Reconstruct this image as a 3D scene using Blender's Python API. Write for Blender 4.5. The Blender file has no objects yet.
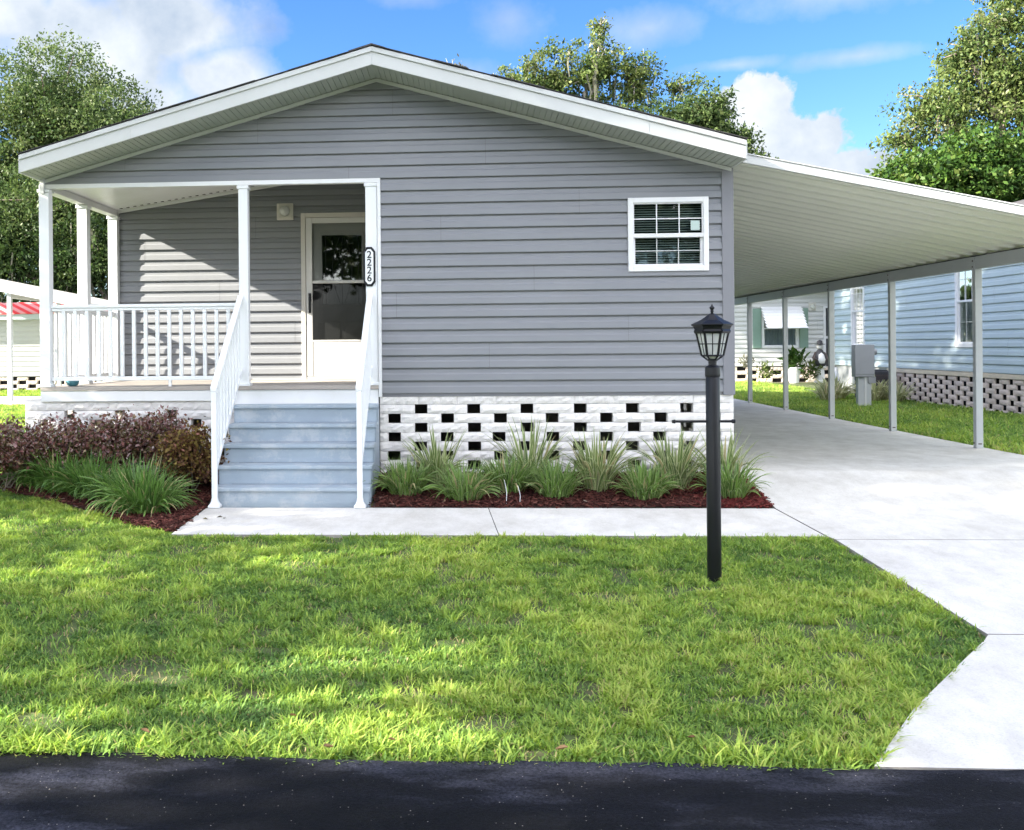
import bpy, bmesh, math, random
import numpy as np
from mathutils import Vector, Matrix
random.seed(7)
R = math.radians
scene = bpy.context.scene
col = scene.collection

# ------------------------------------------------------------------ scene props
def tag(o, label=None, cat=None, group=None, kind=None):
    if label: o["label"] = label
    if cat: o["category"] = cat
    if group: o["group"] = group
    if kind: o["kind"] = kind
    return o

def empty(name, loc=(0, 0, 0), label=None, cat=None, group=None):
    o = bpy.data.objects.new(name, None)
    o.empty_display_size = 0.2
    o.location = loc
    col.objects.link(o)
    return tag(o, label, cat, group)

def setparent(o, p):
    o.parent = p
    # world coordinates are kept: meshes are authored in world space
    o.matrix_parent_inverse = Matrix.Translation(-Vector(world_loc(p)))

def world_loc(p):
    v = Vector(p.location)
    while p.parent:
        v = p.matrix_parent_inverse @ v
        v = v + world_loc(p.parent)
        break
    return v

# ------------------------------------------------------------------ materials
def new_mat(name):
    m = bpy.data.materials.new(name); m.use_nodes = True
    nt = m.node_tree
    for n in list(nt.nodes): nt.nodes.remove(n)
    out = nt.nodes.new("ShaderNodeOutputMaterial")
    return m, nt, out

def N(nt, t, **kw):
    n = nt.nodes.new(t)
    for k, v in kw.items():
        if k in n.inputs.keys() if isinstance(k, str) else False:
            n.inputs[k].default_value = v
        else:
            setattr(n, k, v)
    return n

def noise(nt, scale, detail=4, rough=0.55, coord="Object", stretch=None):
    tc = nt.nodes.new("ShaderNodeTexCoord")
    src = tc.outputs[coord]
    if coord == "World":
        pass
    if stretch:
        mp = nt.nodes.new("ShaderNodeMapping")
        mp.inputs["Scale"].default_value = stretch
        nt.links.new(src, mp.inputs["Vector"]); src = mp.outputs["Vector"]
    n = nt.nodes.new("ShaderNodeTexNoise")
    n.inputs["Scale"].default_value = scale
    n.inputs["Detail"].default_value = detail
    n.inputs["Roughness"].default_value = rough
    nt.links.new(src, n.inputs["Vector"])
    return n

def ramp(nt, fac, stops):
    r = nt.nodes.new("ShaderNodeValToRGB")
    e = r.color_ramp.elements
    while len(e) > 1: e.remove(e[-1])
    e[0].position = stops[0][0]; e[0].color = tuple(stops[0][1]) + (1,)
    for p, c in stops[1:]:
        x = e.new(p); x.color = tuple(c) + (1,)
    nt.links.new(fac, r.inputs["Fac"])
    return r

def surf(name, c, rough=0.6, var=0.08, scale=3.0, bump=0.0, bscale=40, metal=0.0, spec=0.5, dirt=None, stretch=None, bstretch=None):
    """general painted / mineral surface: base colour with slight broad and fine variation"""
    m, nt, out = new_mat(name)
    b = nt.nodes.new("ShaderNodeBsdfPrincipled")
    b.inputs["Roughness"].default_value = rough
    b.inputs["Metallic"].default_value = metal
    b.inputs["Specular IOR Level"].default_value = spec
    n = noise(nt, scale, 6, 0.6, stretch=stretch)
    lo = [max(0, x * (1 - var)) for x in c]; hi = [min(1, x * (1 + var)) for x in c]
    r = ramp(nt, n.outputs["Fac"], [(0.3, lo), (0.7, hi)])
    src = r.outputs["Color"]
    if dirt:
        n2 = noise(nt, dirt[1], 8, 0.7)
        r2 = ramp(nt, n2.outputs["Fac"], [(dirt[2], (0, 0, 0)), (dirt[3], (1, 1, 1))])
        mx = nt.nodes.new("ShaderNodeMix"); mx.data_type = "RGBA"
        nt.links.new(r2.outputs["Color"], mx.inputs["Factor"])
        nt.links.new(src, mx.inputs["A"])
        mx.inputs["B"].default_value = tuple(dirt[0]) + (1,)
        src = mx.outputs["Result"]
    nt.links.new(src, b.inputs["Base Color"])
    if bump:
        n3 = noise(nt, bscale, 6, 0.65, stretch=bstretch)
        bp = nt.nodes.new("ShaderNodeBump"); bp.inputs["Strength"].default_value = bump
        bp.inputs["Distance"].default_value = 0.01
        nt.links.new(n3.outputs["Fac"], bp.inputs["Height"])
        nt.links.new(bp.outputs["Normal"], b.inputs["Normal"])
    nt.links.new(b.outputs["BSDF"], out.inputs["Surface"])
    return m

def leaf_mat(name, stops, trans=0.35, rough=0.5, tint=None):
    """leaves: colour picked from each leaf's own value (attribute 'tone')"""
    m, nt, out = new_mat(name)
    a = nt.nodes.new("ShaderNodeAttribute"); a.attribute_name = "tone"
    r = ramp(nt, a.outputs["Fac"], stops)
    b = nt.nodes.new("ShaderNodeBsdfPrincipled")
    b.inputs["Roughness"].default_value = rough
    b.inputs["Specular IOR Level"].default_value = 0.14
    t = nt.nodes.new("ShaderNodeBsdfTranslucent")
    hs = nt.nodes.new("ShaderNodeHueSaturation")
    hs.inputs["Saturation"].default_value = 1.1; hs.inputs["Value"].default_value = 1.3
    nt.links.new(r.outputs["Color"], hs.inputs["Color"])
    nt.links.new(r.outputs["Color"], b.inputs["Base Color"])
    nt.links.new(hs.outputs["Color"], t.inputs["Color"])
    mx = nt.nodes.new("ShaderNodeMixShader"); mx.inputs[0].default_value = trans
    nt.links.new(b.outputs[0], mx.inputs[1]); nt.links.new(t.outputs[0], mx.inputs[2])
    nt.links.new(mx.outputs[0], out.inputs["Surface"])
    return m

def glass_mat(name, tint=(0.75, 0.8, 0.78), refl=0.12, rough=0.02, ior=1.5):
    m, nt, out = new_mat(name)
    t = nt.nodes.new("ShaderNodeBsdfTransparent"); t.inputs["Color"].default_value = tint + (1,)
    g = nt.nodes.new("ShaderNodeBsdfGlossy"); g.inputs["Roughness"].default_value = rough
    n3 = noise(nt, 1.3, 2, 0.5)
    bp = nt.nodes.new("ShaderNodeBump"); bp.inputs["Strength"].default_value = 0.06; bp.inputs["Distance"].default_value = 0.05
    nt.links.new(n3.outputs["Fac"], bp.inputs["Height"]); nt.links.new(bp.outputs["Normal"], g.inputs["Normal"])
    f = nt.nodes.new("ShaderNodeFresnel"); f.inputs["IOR"].default_value = ior
    ad = nt.nodes.new("ShaderNodeMath"); ad.operation = "ADD"; ad.inputs[1].default_value = refl; ad.use_clamp = True
    nt.links.new(f.outputs[0], ad.inputs[0])
    mx = nt.nodes.new("ShaderNodeMixShader")
    nt.links.new(ad.outputs[0], mx.inputs[0]); nt.links.new(t.outputs[0], mx.inputs[1]); nt.links.new(g.outputs[0], mx.inputs[2])
    nt.links.new(mx.outputs[0], out.inputs["Surface"])
    return m

M = {}
M["siding"] = surf("grey_vinyl", (0.190, 0.199, 0.216), 0.55, 0.05, 0.9, 0.05, 120, dirt=((0.207, 0.212, 0.220), 1.2, 0.5, 0.9), bstretch=(0.2, 1, 1))
M["siding_trim"] = surf("grey_vinyl_trim", (0.174, 0.178, 0.196), 0.5, 0.04, 2)
M["seam"] = surf("lap_joint", (0.13, 0.13, 0.14), 0.8, 0.1, 4)
M["white"] = surf("white_vinyl", (0.672, 0.680, 0.689), 0.38, 0.03, 2.0, dirt=((0.588, 0.588, 0.563), 2.5, 0.52, 0.85))
M["rail"] = surf("white_rail_paint", (0.704, 0.722, 0.739), 0.35, 0.02, 3.0)
M["fascia"] = surf("white_fascia_metal", (0.496, 0.512, 0.504), 0.4, 0.03, 1.0, dirt=((0.448, 0.464, 0.440), 1.5, 0.5, 0.9))
M["soffit"] = surf("soffit_vinyl", (0.391, 0.416, 0.374), 0.6, 0.04, 2.0)
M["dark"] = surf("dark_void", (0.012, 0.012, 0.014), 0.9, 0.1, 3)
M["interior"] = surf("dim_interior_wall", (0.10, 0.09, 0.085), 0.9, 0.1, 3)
M["shingle"] = surf("dark_shingle", (0.055, 0.052, 0.055), 0.9, 0.4, 12, 0.6, 60)
M["block"] = surf("white_painted_block", (0.702, 0.679, 0.657), 0.85, 0.07, 6.0, 0.9, 28, dirt=((0.450, 0.414, 0.387), 5.0, 0.60, 0.80))
M["block2"] = surf("tan_block", (0.561, 0.484, 0.425), 0.9, 0.15, 4.0, 0.8, 25)
M["blockcap"] = surf("cream_cap_block", (0.594, 0.522, 0.396), 0.9, 0.08, 4.0, 0.6, 25)
M["step"] = surf("blue_grey_step_paint", (0.280, 0.340, 0.400), 0.6, 0.10, 2.2, 0.25, 30, dirt=((0.368, 0.408, 0.448), 4.0, 0.50, 0.62), bstretch=(0.15, 1, 1))
M["deck"] = surf("weathered_deck_boards", (0.336, 0.304, 0.272), 0.8, 0.12, 5.0, 0.4, 40, stretch=(0.3, 3, 1))
M["door"] = surf("door_enamel", (0.528, 0.520, 0.496), 0.4, 0.03, 2)
M["black"] = surf("black_metal_paint", (0.006, 0.0065, 0.009), 0.38, 0.2, 8, 0.05, 60, spec=0.3)
M["alu"] = surf("carport_aluminium", (0.400, 0.416, 0.424), 0.42, 0.05, 2.0, metal=0.0, spec=0.6)
M["pan"] = surf("carport_roof_pan", (0.71, 0.72, 0.62), 0.20, 0.04, 0.8, spec=0.7)
M["rust"] = surf("bracket_dark", (0.08, 0.06, 0.055), 0.7, 0.2, 8)
M["blue"] = surf("pale_blue_vinyl", (0.421, 0.503, 0.530), 0.55, 0.04, 1.0)
M["white_siding"] = surf("white_vinyl_siding", (0.528, 0.536, 0.528), 0.55, 0.04, 1.0)
M["green_paint"] = surf("sage_shutter_paint", (0.176, 0.272, 0.224), 0.5, 0.06, 2)
M["teal"] = surf("teal_plastic", (0.08, 0.25, 0.32), 0.4, 0.1, 5)
M["grey_box"] = surf("grey_enamel_box", (0.264, 0.272, 0.288), 0.45, 0.05, 3)
M["dark_grey"] = surf("charcoal_casing", (0.035, 0.035, 0.042), 0.6, 0.15, 6)
M["bark"] = surf("bark", (0.16, 0.13, 0.105), 0.95, 0.35, 3.0, 1.0, 12, stretch=(3, 3, 0.6))
M["palebark"] = surf("pale_bark", (0.38, 0.34, 0.30), 0.95, 0.3, 3.0, 1.0, 12)
M["terracotta"] = surf("grey_ceramic", (0.5, 0.5, 0.5), 0.6, 0.1, 5)
M["curtain"] = surf("curtain_cloth", (0.42, 0.43, 0.43), 0.9, 0.3, 12, stretch=(6, 6, 0.4))
M["blind"] = surf("blind_slat", (0.55, 0.62, 0.58), 0.6, 0.05, 5)
M["sticker"] = surf("sticker_paper", (0.42, 0.52, 0.48), 0.6, 0.05, 5)
M["gold"] = surf("tan_fixture", (0.528, 0.512, 0.464), 0.5, 0.08, 5)
M["beige"] = surf("beige_trim", (0.492, 0.467, 0.426), 0.5, 0.05, 3)
M["glass"] = glass_mat("window_glass", (0.72, 0.80, 0.77), 0.10)
M["glass_door"] = glass_mat("storm_glass", (0.66, 0.67, 0.66), 0.0, ior=1.35)
M["glass_dark"] = glass_mat("storm_screen_glass", (0.16, 0.165, 0.17), 0.0, ior=1.22)
M["glass_in"] = glass_mat("door_lite_glass", (0.06, 0.065, 0.06), 0.16)

# seeded lantern glass
m, nt, out = new_mat("seeded_lantern_glass")
tr = nt.nodes.new("ShaderNodeBsdfTranslucent"); tr.inputs["Color"].default_value = (0.75, 0.77, 0.75, 1)
gl = nt.nodes.new("ShaderNodeBsdfPrincipled"); gl.inputs["Base Color"].default_value = (0.80, 0.82, 0.80, 1); gl.inputs["Roughness"].default_value = 0.15
n3 = noise(nt, 55, 3, 0.6); bp = nt.nodes.new("ShaderNodeBump"); bp.inputs["Strength"].default_value = 0.8; bp.inputs["Distance"].default_value = 0.01
nt.links.new(n3.outputs["Fac"], bp.inputs["Height"]); nt.links.new(bp.outputs["Normal"], gl.inputs["Normal"])
tp = nt.nodes.new("ShaderNodeBsdfTransparent")
mx = nt.nodes.new("ShaderNodeMixShader"); mx.inputs[0].default_value = 0.5
mx2 = nt.nodes.new("ShaderNodeMixShader"); mx2.inputs[0].default_value = 0.06
nt.links.new(tr.outputs[0], mx.inputs[1]); nt.links.new(gl.outputs[0], mx.inputs[2])
nt.links.new(mx.outputs[0], mx2.inputs[1]); nt.links.new(tp.outputs[0], mx2.inputs[2])
nt.links.new(mx2.outputs[0], out.inputs["Surface"])
M["seeded"] = m

# concrete
m, nt, out = new_mat("pale_concrete")
b = nt.nodes.new("ShaderNodeBsdfPrincipled"); b.inputs["Roughness"].default_value = 0.85; b.inputs["Specular IOR Level"].default_value = 0.3
n1 = noise(nt, 0.7, 6, 0.6); r1 = ramp(nt, n1.outputs["Fac"], [(0.3, (0.56, 0.545, 0.51)), (0.7, (0.66, 0.65, 0.62))])
n2 = noise(nt, 4.0, 8, 0.75, stretch=(1, 0.6, 1)); r2 = ramp(nt, n2.outputs["Fac"], [(0.35, (0.80, 0.79, 0.77)), (0.60, (1, 1, 1))])
n4 = noise(nt, 90, 4, 0.8); r4 = ramp(nt, n4.outputs["Fac"], [(0.32, (0.8, 0.8, 0.79)), (0.5, (1, 1, 1))])
ma = nt.nodes.new("ShaderNodeMix"); ma.data_type = "RGBA"; ma.blend_type = "MULTIPLY"; ma.inputs["Factor"].default_value = 1
mb_ = nt.nodes.new("ShaderNodeMix"); mb_.data_type = "RGBA"; mb_.blend_type = "MULTIPLY"; mb_.inputs["Factor"].default_value = 1
nt.links.new(r1.outputs[0], ma.inputs["A"]); nt.links.new(r2.outputs[0], ma.inputs["B"])
nt.links.new(ma.outputs["Result"], mb_.inputs["A"]); nt.links.new(r4.outputs[0], mb_.inputs["B"])
nt.links.new(mb_.outputs["Result"], b.inputs["Base Color"])
bp = nt.nodes.new("ShaderNodeBump"); bp.inputs["Strength"].default_value = 0.25; bp.inputs["Distance"].default_value = 0.004
nt.links.new(n4.outputs["Fac"], bp.inputs["Height"]); nt.links.new(bp.outputs["Normal"], b.inputs["Normal"])
nt.links.new(b.outputs[0], out.inputs["Surface"])
M["concrete"] = m
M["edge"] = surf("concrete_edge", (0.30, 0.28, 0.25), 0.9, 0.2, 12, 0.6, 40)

# asphalt: fresh dark seal coat with paler worn patches and little stones
m, nt, out = new_mat("sealed_asphalt")
b = nt.nodes.new("ShaderNodeBsdfPrincipled"); b.inputs["Roughness"].default_value = 0.8; b.inputs["Specular IOR Level"].default_value = 0.12
n1 = noise(nt, 1.1, 7, 0.62, stretch=(0.55, 1.5, 1)); r1 = ramp(nt, n1.outputs["Fac"], [(0.40, (0.003, 0.0036, 0.0058)), (0.49, (0.0055, 0.0062, 0.010)), (0.58, (0.034, 0.036, 0.050))])
n2 = noise(nt, 75, 5, 0.8); r2 = ramp(nt, n2.outputs["Fac"], [(0.40, (0.35, 0.35, 0.38)), (0.60, (1.25, 1.25, 1.25))])
ma = nt.nodes.new("ShaderNodeMix"); ma.data_type = "RGBA"; ma.blend_type = "MULTIPLY"; ma.inputs["Factor"].default_value = 1
nt.links.new(r1.outputs[0], ma.inputs["A"]); nt.links.new(r2.outputs[0], ma.inputs["B"])
tc = nt.nodes.new("ShaderNodeTexCoord")
vo = nt.nodes.new("ShaderNodeTexVoronoi"); vo.inputs["Scale"].default_value = 62
nt.links.new(tc.outputs["Object"], vo.inputs["Vector"])
rv = ramp(nt, vo.outputs["Distance"], [(0.0, (1, 1, 1)), (0.10, (1, 1, 1)), (0.16, (0, 0, 0))])
rv.color_ramp.interpolation = "LINEAR"
rc = ramp(nt, vo.outputs["Color"], [(0.72, (0, 0, 0)), (0.86, (1, 1, 1))])
mul = nt.nodes.new("ShaderNodeMath"); mul.operation = "MULTIPLY"
nt.links.new(rv.outputs[0], mul.inputs[0]); nt.links.new(rc.outputs[0], mul.inputs[1])
ms = nt.nodes.new("ShaderNodeMix"); ms.data_type = "RGBA"; ms.inputs["B"].default_value = (0.36, 0.34, 0.31, 1)
nt.links.new(mul.outputs[0], ms.inputs["Factor"]); nt.links.new(ma.outputs["Result"], ms.inputs["A"])
nt.links.new(ms.outputs["Result"], b.inputs["Base Color"])
bp = nt.nodes.new("ShaderNodeBump"); bp.inputs["Strength"].default_value = 0.9; bp.inputs["Distance"].default_value = 0.006
nt.links.new(n2.outputs["Fac"], bp.inputs["Height"]); nt.links.new(bp.outputs["Normal"], b.inputs["Normal"])
nt.links.new(b.outputs[0], out.inputs["Surface"])
M["asphalt"] = m

M["soil"] = surf("lawn_soil", (0.060, 0.085, 0.022), 0.95, 0.5, 2.5, 0.8, 30, dirt=((0.10, 0.085, 0.045), 9.0, 0.5, 0.7))
M["mulchbase"] = surf("mulch_base", (0.040, 0.018, 0.013), 0.95, 0.4, 30, 1.0, 60)

G_STOPS = [(0.0, (0.100, 0.188, 0.054)), (0.35, (0.205, 0.325, 0.070)), (0.65, (0.305, 0.42, 0.082)), (0.86, (0.41, 0.51, 0.105)), (0.93, (0.40, 0.36, 0.15)), (1.0, (0.42, 0.33, 0.18))]
M["grass"] = leaf_mat("grass_blades", G_STOPS, 0.40, 0.45)
M["oak"] = leaf_mat("oak_leaves", [(0, (0.025, 0.049, 0.019)), (0.5, (0.063, 0.099, 0.032)), (0.8, (0.107, 0.143, 0.050)), (1, (0.155, 0.176, 0.088))], 0.3)
M["deepoak"] = leaf_mat("deep_oak_leaves", [(0, (0.022, 0.048, 0.016)), (0.5, (0.055, 0.095, 0.026)), (0.85, (0.10, 0.14, 0.038)), (1, (0.17, 0.18, 0.07))], 0.25)
M["olive"] = leaf_mat("olive_leaves", [(0, (0.035, 0.064, 0.020)), (0.4, (0.081, 0.120, 0.033)), (0.8, (0.140, 0.168, 0.055)), (1, (0.203, 0.208, 0.125))], 0.3)
M["dkgreen"] = leaf_mat("dark_leaves", [(0, (0.016, 0.034, 0.012)), (0.6, (0.035, 0.062, 0.018)), (1, (0.075, 0.105, 0.03))], 0.25)
M["bright"] = leaf_mat("broad_bright_leaves", [(0, (0.019, 0.048, 0.013)), (0.5, (0.043, 0.089, 0.017)), (0.85, (0.081, 0.131, 0.025)), (1, (0.136, 0.172, 0.051))], 0.25, 0.45)
M["purple"] = leaf_mat("purple_leaves", [(0, (0.025, 0.012, 0.012)), (0.25, (0.110, 0.043, 0.036)), (0.40, (0.070, 0.085, 0.028)), (0.55, (0.200, 0.078, 0.068)), (0.75, (0.340, 0.230, 0.230)), (0.9, (0.221, 0.187, 0.068)), (1, (0.510, 0.425, 0.408))], 0.3, 0.4)
M["orangey"] = leaf_mat("bronze_leaves", [(0, (0.018, 0.013, 0.008)), (0.4, (0.104, 0.048, 0.028)), (0.7, (0.168, 0.120, 0.036)), (0.9, (0.256, 0.200, 0.056)), (1, (0.336, 0.160, 0.120))], 0.3, 0.4)
M["chips"] = leaf_mat("mulch_chips", [(0, (0.022, 0.009, 0.007)), (0.5, (0.071, 0.022, 0.018)), (0.8, (0.128, 0.045, 0.034)), (0.92, (0.195, 0.098, 0.075)), (1, (0.315, 0.247, 0.195))], 0.0, 0.8)
M["redchips"] = leaf_mat("red_mulch_chips", [(0, (0.040, 0.010, 0.008)), (0.5, (0.112, 0.019, 0.018)), (0.8, (0.176, 0.042, 0.036)), (0.95, (0.272, 0.096, 0.080)), (1, (0.336, 0.264, 0.208))], 0.0, 0.8)
M["deadleaf"] = leaf_mat("dead_leaf", [(0, (0.16, 0.085, 0.04)), (1, (0.27, 0.17, 0.09))], 0.2, 0.7)
M["strap_dark_litter"] = leaf_mat("litter_leaf", [(0, (0.10, 0.09, 0.05)), (1, (0.16, 0.12, 0.07))], 0.1, 0.8)
M["moss"] = leaf_mat("hanging_moss", [(0, (0.081, 0.086, 0.063)), (1, (0.180, 0.176, 0.135))], 0.3, 0.8)

def strap_mat(name, g0, g1, cream, edge):
    """strap leaf: green centre, pale margins across the blade's own width (attribute 'acr'), tone per leaf"""
    m, nt, out = new_mat(name)
    a = nt.nodes.new("ShaderNodeAttribute"); a.attribute_name = "tone"
    w = nt.nodes.new("ShaderNodeAttribute"); w.attribute_name = "acr"
    r = ramp(nt, a.outputs["Fac"], [(0, g0), (0.75, g1), (0.92, g1), (1.0, (0.40, 0.33, 0.17))])
    f = ramp(nt, w.outputs["Fac"], [(edge, (0, 0, 0)), (min(0.99, edge + 0.12), (1, 1, 1))])
    mx = nt.nodes.new("ShaderNodeMix"); mx.data_type = "RGBA"; mx.inputs["B"].default_value = tuple(cream) + (1,)
    nt.links.new(f.outputs[0], mx.inputs["Factor"]); nt.links.new(r.outputs[0], mx.inputs["A"])
    b = nt.nodes.new("ShaderNodeBsdfPrincipled"); b.inputs["Roughness"].default_value = 0.4
    t = nt.nodes.new("ShaderNodeBsdfTranslucent")
    nt.links.new(mx.outputs["Result"], b.inputs["Base Color"]); nt.links.new(mx.outputs["Result"], t.inputs["Color"])
    ms = nt.nodes.new("ShaderNodeMixShader"); ms.inputs[0].default_value = 0.3
    nt.links.new(b.outputs[0], ms.inputs[1]); nt.links.new(t.outputs[0], ms.inputs[2])
    nt.links.new(ms.outputs[0], out.inputs["Surface"])
    return m
M["strap_green"] = strap_mat("green_strap_leaf", (0.040, 0.106, 0.017), (0.153, 0.283, 0.044), (0.403, 0.462, 0.223), 0.72)
M["strap_var"] = strap_mat("striped_strap_leaf", (0.079, 0.140, 0.036), (0.206, 0.280, 0.080), (0.554, 0.578, 0.334), 0.60)
M["strap_dark"] = strap_mat("deep_green_strap_leaf", (0.027, 0.081, 0.015), (0.116, 0.242, 0.041), (0.279, 0.387, 0.136), 0.80)
M["strap_pale"] = strap_mat("pale_strap_leaf", (0.240, 0.288, 0.096), (0.416, 0.432, 0.176), (0.640, 0.624, 0.400), 0.5)

# red and white striped awning
m, nt, out = new_mat("red_white_stripes")
b = nt.nodes.new("ShaderNodeBsdfPrincipled"); b.inputs["Roughness"].default_value = 0.6
tc = nt.nodes.new("ShaderNodeTexCoord"); wv = nt.nodes.new("ShaderNodeTexWave"); wv.inputs["Scale"].default_value = 1.6; wv.bands_direction = "DIAGONAL"
nt.links.new(tc.outputs["Object"], wv.inputs["Vector"])
r = ramp(nt, wv.outputs["Fac"], [(0.30, (0.70, 0.03, 0.035)), (0.70, (0.72, 0.30, 0.30))])
nt.links.new(r.outputs[0], b.inputs["Base Color"]); nt.links.new(b.outputs[0], out.inputs["Surface"])
M["stripes"] = m

# ------------------------------------------------------------------ mesh builder
class MB:
    def __init__(s, T=None):
        s.v = []; s.f = []; s.m = []; s.T = T or (lambda p: p); s.cur = 0
    def add(s, verts, faces):
        o = len(s.v)
        s.v += [s.T(tuple(p)) for p in verts]
        for f in faces:
            s.f.append([i + o for i in f]); s.m.append(s.cur)
        return s
    def box(s, x0, x1, y0, y1, z0, z1):
        p = [(x0, y0, z0), (x1, y0, z0), (x1, y1, z0), (x0, y1, z0), (x0, y0, z1), (x1, y0, z1), (x1, y1, z1), (x0, y1, z1)]
        return s.add(p, [(0, 3, 2, 1), (4, 5, 6, 7), (0, 1, 5, 4), (1, 2, 6, 5), (2, 3, 7, 6), (3, 0, 4, 7)])
    def hexa(s, p):   # 8 corners, same order as box
        return s.add(p, [(0, 3, 2, 1), (4, 5, 6, 7), (0, 1, 5, 4), (1, 2, 6, 5), (2, 3, 7, 6), (3, 0, 4, 7)])
    def prism(s, poly, a, b, axis="z"):
        """extrude a 2-D polygon between a and b along axis"""
        n = len(poly)
        if axis == "z": f = lambda p, t: (p[0], p[1], t)
        elif axis == "y": f = lambda p, t: (p[0], t, p[1])
        else: f = lambda p, t: (t, p[0], p[1])
        vs = [f(p, a) for p in poly] + [f(p, b) for p in poly]
        fs = [list(range(n))[::-1], [n + i for i in range(n)]] + [(i, (i + 1) % n, n + (i + 1) % n, n + i) for i in range(n)]
        return s.add(vs, fs)
    def tube(s, pts, rad, n=8, caps=True):
        pts = [Vector(p) for p in pts]
        if not hasattr(rad, "__len__"): rad = [rad] * len(pts)
        vs = []; fs = []
        for i, p in enumerate(pts):
            d = (pts[min(i + 1, len(pts) - 1)] - pts[max(i - 1, 0)]).normalized()
            up = Vector((0, 0, 1)) if abs(d.z) < 0.9 else Vector((1, 0, 0))
            a = d.cross(up).normalized(); b = d.cross(a).normalized()
            for k in range(n):
                t = 2 * math.pi * k / n
                vs.append(tuple(p + (a * math.cos(t) + b * math.sin(t)) * rad[i]))
        for i in range(len(pts) - 1):
            for k in range(n):
                k2 = (k + 1) % n
                fs.append((i * n + k, i * n + k2, (i + 1) * n + k2, (i + 1) * n + k))
        if caps:
            fs.append(list(range(n))[::-1]); fs.append([(len(pts) - 1) * n + k for k in range(n)])
        return s.add(vs, fs)
    def lathe(s, cx, cy, prof, n=24, rot=0):
        vs = []; fs = []
        for r, z in prof:
            for k in range(n):
                t = 2 * math.pi * k / n + rot
                vs.append((cx + r * math.cos(t), cy + r * math.sin(t), z))
        L = len(prof)
        for i in range(L - 1):
            for k in range(n):
                k2 = (k + 1) % n
                fs.append((i * n + k, i * n + k2, (i + 1) * n + k2, (i + 1) * n + k))
        fs.append([k for k in range(n)][::-1]); fs.append([(L - 1) * n + k for k in range(n)])
        return s.add(vs, fs)
    def build(s, name, mat, parent=None, bevel=0, smooth=False, label=None):
        me = bpy.data.meshes.new(name)
        me.from_pydata(s.v, [], s.f)
        mats = mat if isinstance(mat, (list, tuple)) else [mat]
        for x in mats: me.materials.append(x)
        if len(mats) > 1:
            me.polygons.foreach_set("material_index", s.m)
        bm = bmesh.new(); bm.from_mesh(me)
        bmesh.ops.recalc_face_normals(bm, faces=bm.faces)
        bm.to_mesh(me); bm.free()
        if smooth:
            me.polygons.foreach_set("use_smooth", [True] * len(me.polygons))
        me.update()
        o = bpy.data.objects.new(name, me)
        col.objects.link(o)
        if parent: setparent(o, parent)
        if bevel:
            md = o.modifiers.new("Bevel", "BEVEL"); md.width = bevel; md.segments = 2; md.limit_method = "ANGLE"
        if label: o["label"] = label
        return o

def quads_obj(name, V, F, tone, mat, parent=None, acr=None, smooth=False):
    """numpy mesh: V (n,3), F (m,4) or (m,3), tone per face (point attribute per vertex if len matches V)"""
    me = bpy.data.meshes.new(name)
    nv, nf, k = len(V), len(F), F.shape[1]
    me.vertices.add(nv); me.loops.add(nf * k); me.polygons.add(nf)
    me.vertices.foreach_set("co", np.ascontiguousarray(V, dtype=np.float32).ravel())
    me.loops.foreach_set("vertex_index", np.ascontiguousarray(F, dtype=np.int32).ravel())
    me.polygons.foreach_set("loop_start", np.arange(0, nf * k, k, dtype=np.int32))
    me.polygons.foreach_set("loop_total", np.full(nf, k, dtype=np.int32))
    if smooth: me.polygons.foreach_set("use_smooth", np.ones(nf, dtype=bool))
    me.update(calc_edges=True)
    a = me.attributes.new("tone", "FLOAT", "POINT" if len(tone) == nv else "FACE")
    a.data.foreach_set("value", np.ascontiguousarray(tone, dtype=np.float32))
    if acr is not None:
        b = me.attributes.new("acr", "FLOAT", "POINT")
        b.data.foreach_set("value", np.ascontiguousarray(acr, dtype=np.float32))
    me.materials.append(mat)
    o = bpy.data.objects.new(name, me); col.objects.link(o)
    if parent: setparent(o, parent)
    return o

rng = np.random.default_rng(11)

def unit(v): return v / (np.linalg.norm(v, axis=1, keepdims=True) + 1e-9)

def leaves(P, size, aspect=0.5, up=0.3, tone=None, jit=0.35, seed=0, droop=0.0):
    """rhombus leaves (folded quads) at points P"""
    r = np.random.default_rng(seed + 5)
    n = len(P)
    d = unit(r.normal(size=(n, 3)) + np.array([0, 0, -droop]))
    nn = r.normal(size=(n, 3)) + np.array([0, 0, up])
    s = unit(np.cross(d, nn))
    L = size * (1 + jit * r.normal(size=(n, 1))).clip(0.4, 2)
    a = P; b = P + d * L * 0.5 + s * L * aspect * 0.5; c = P + d * L; e = P + d * L * 0.5 - s * L * aspect * 0.5
    V = np.stack([a, b, c, e], 1).reshape(-1, 3)
    F = np.arange(4 * n).reshape(n, 4)
    if tone is None: tone = r.beta(2, 2, n)
    return V, F, tone

def value_noise(x, y, f, seed):
    r = np.random.default_rng(seed); G = r.random((64, 64))
    u = x * f + 1000; v = y * f + 1000
    i = np.floor(u).astype(int); j = np.floor(v).astype(int); a = u - i; b = v - j
    a = a * a * (3 - 2 * a); b = b * b * (3 - 2 * b)
    g = lambda p, q: G[p % 64, q % 64]
    return (g(i, j) * (1 - a) + g(i + 1, j) * a) * (1 - b) + (g(i, j + 1) * (1 - a) + g(i + 1, j + 1) * a) * b

# ------------------------------------------------------------------ terrain
GY = [-60, -2.6, -2.55, 3.95, 4.12, 5.6, 6.6, 7.75, 8.87, 10.1, 12, 60, 400]
GZ = [-.35, -.40, -.45, -.45, -.425, -.335, -.275, -.222, -.190, -.02, -.035, -.05, -.05]
def gz(y): return float(np.interp(y, GY, GZ))

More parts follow.
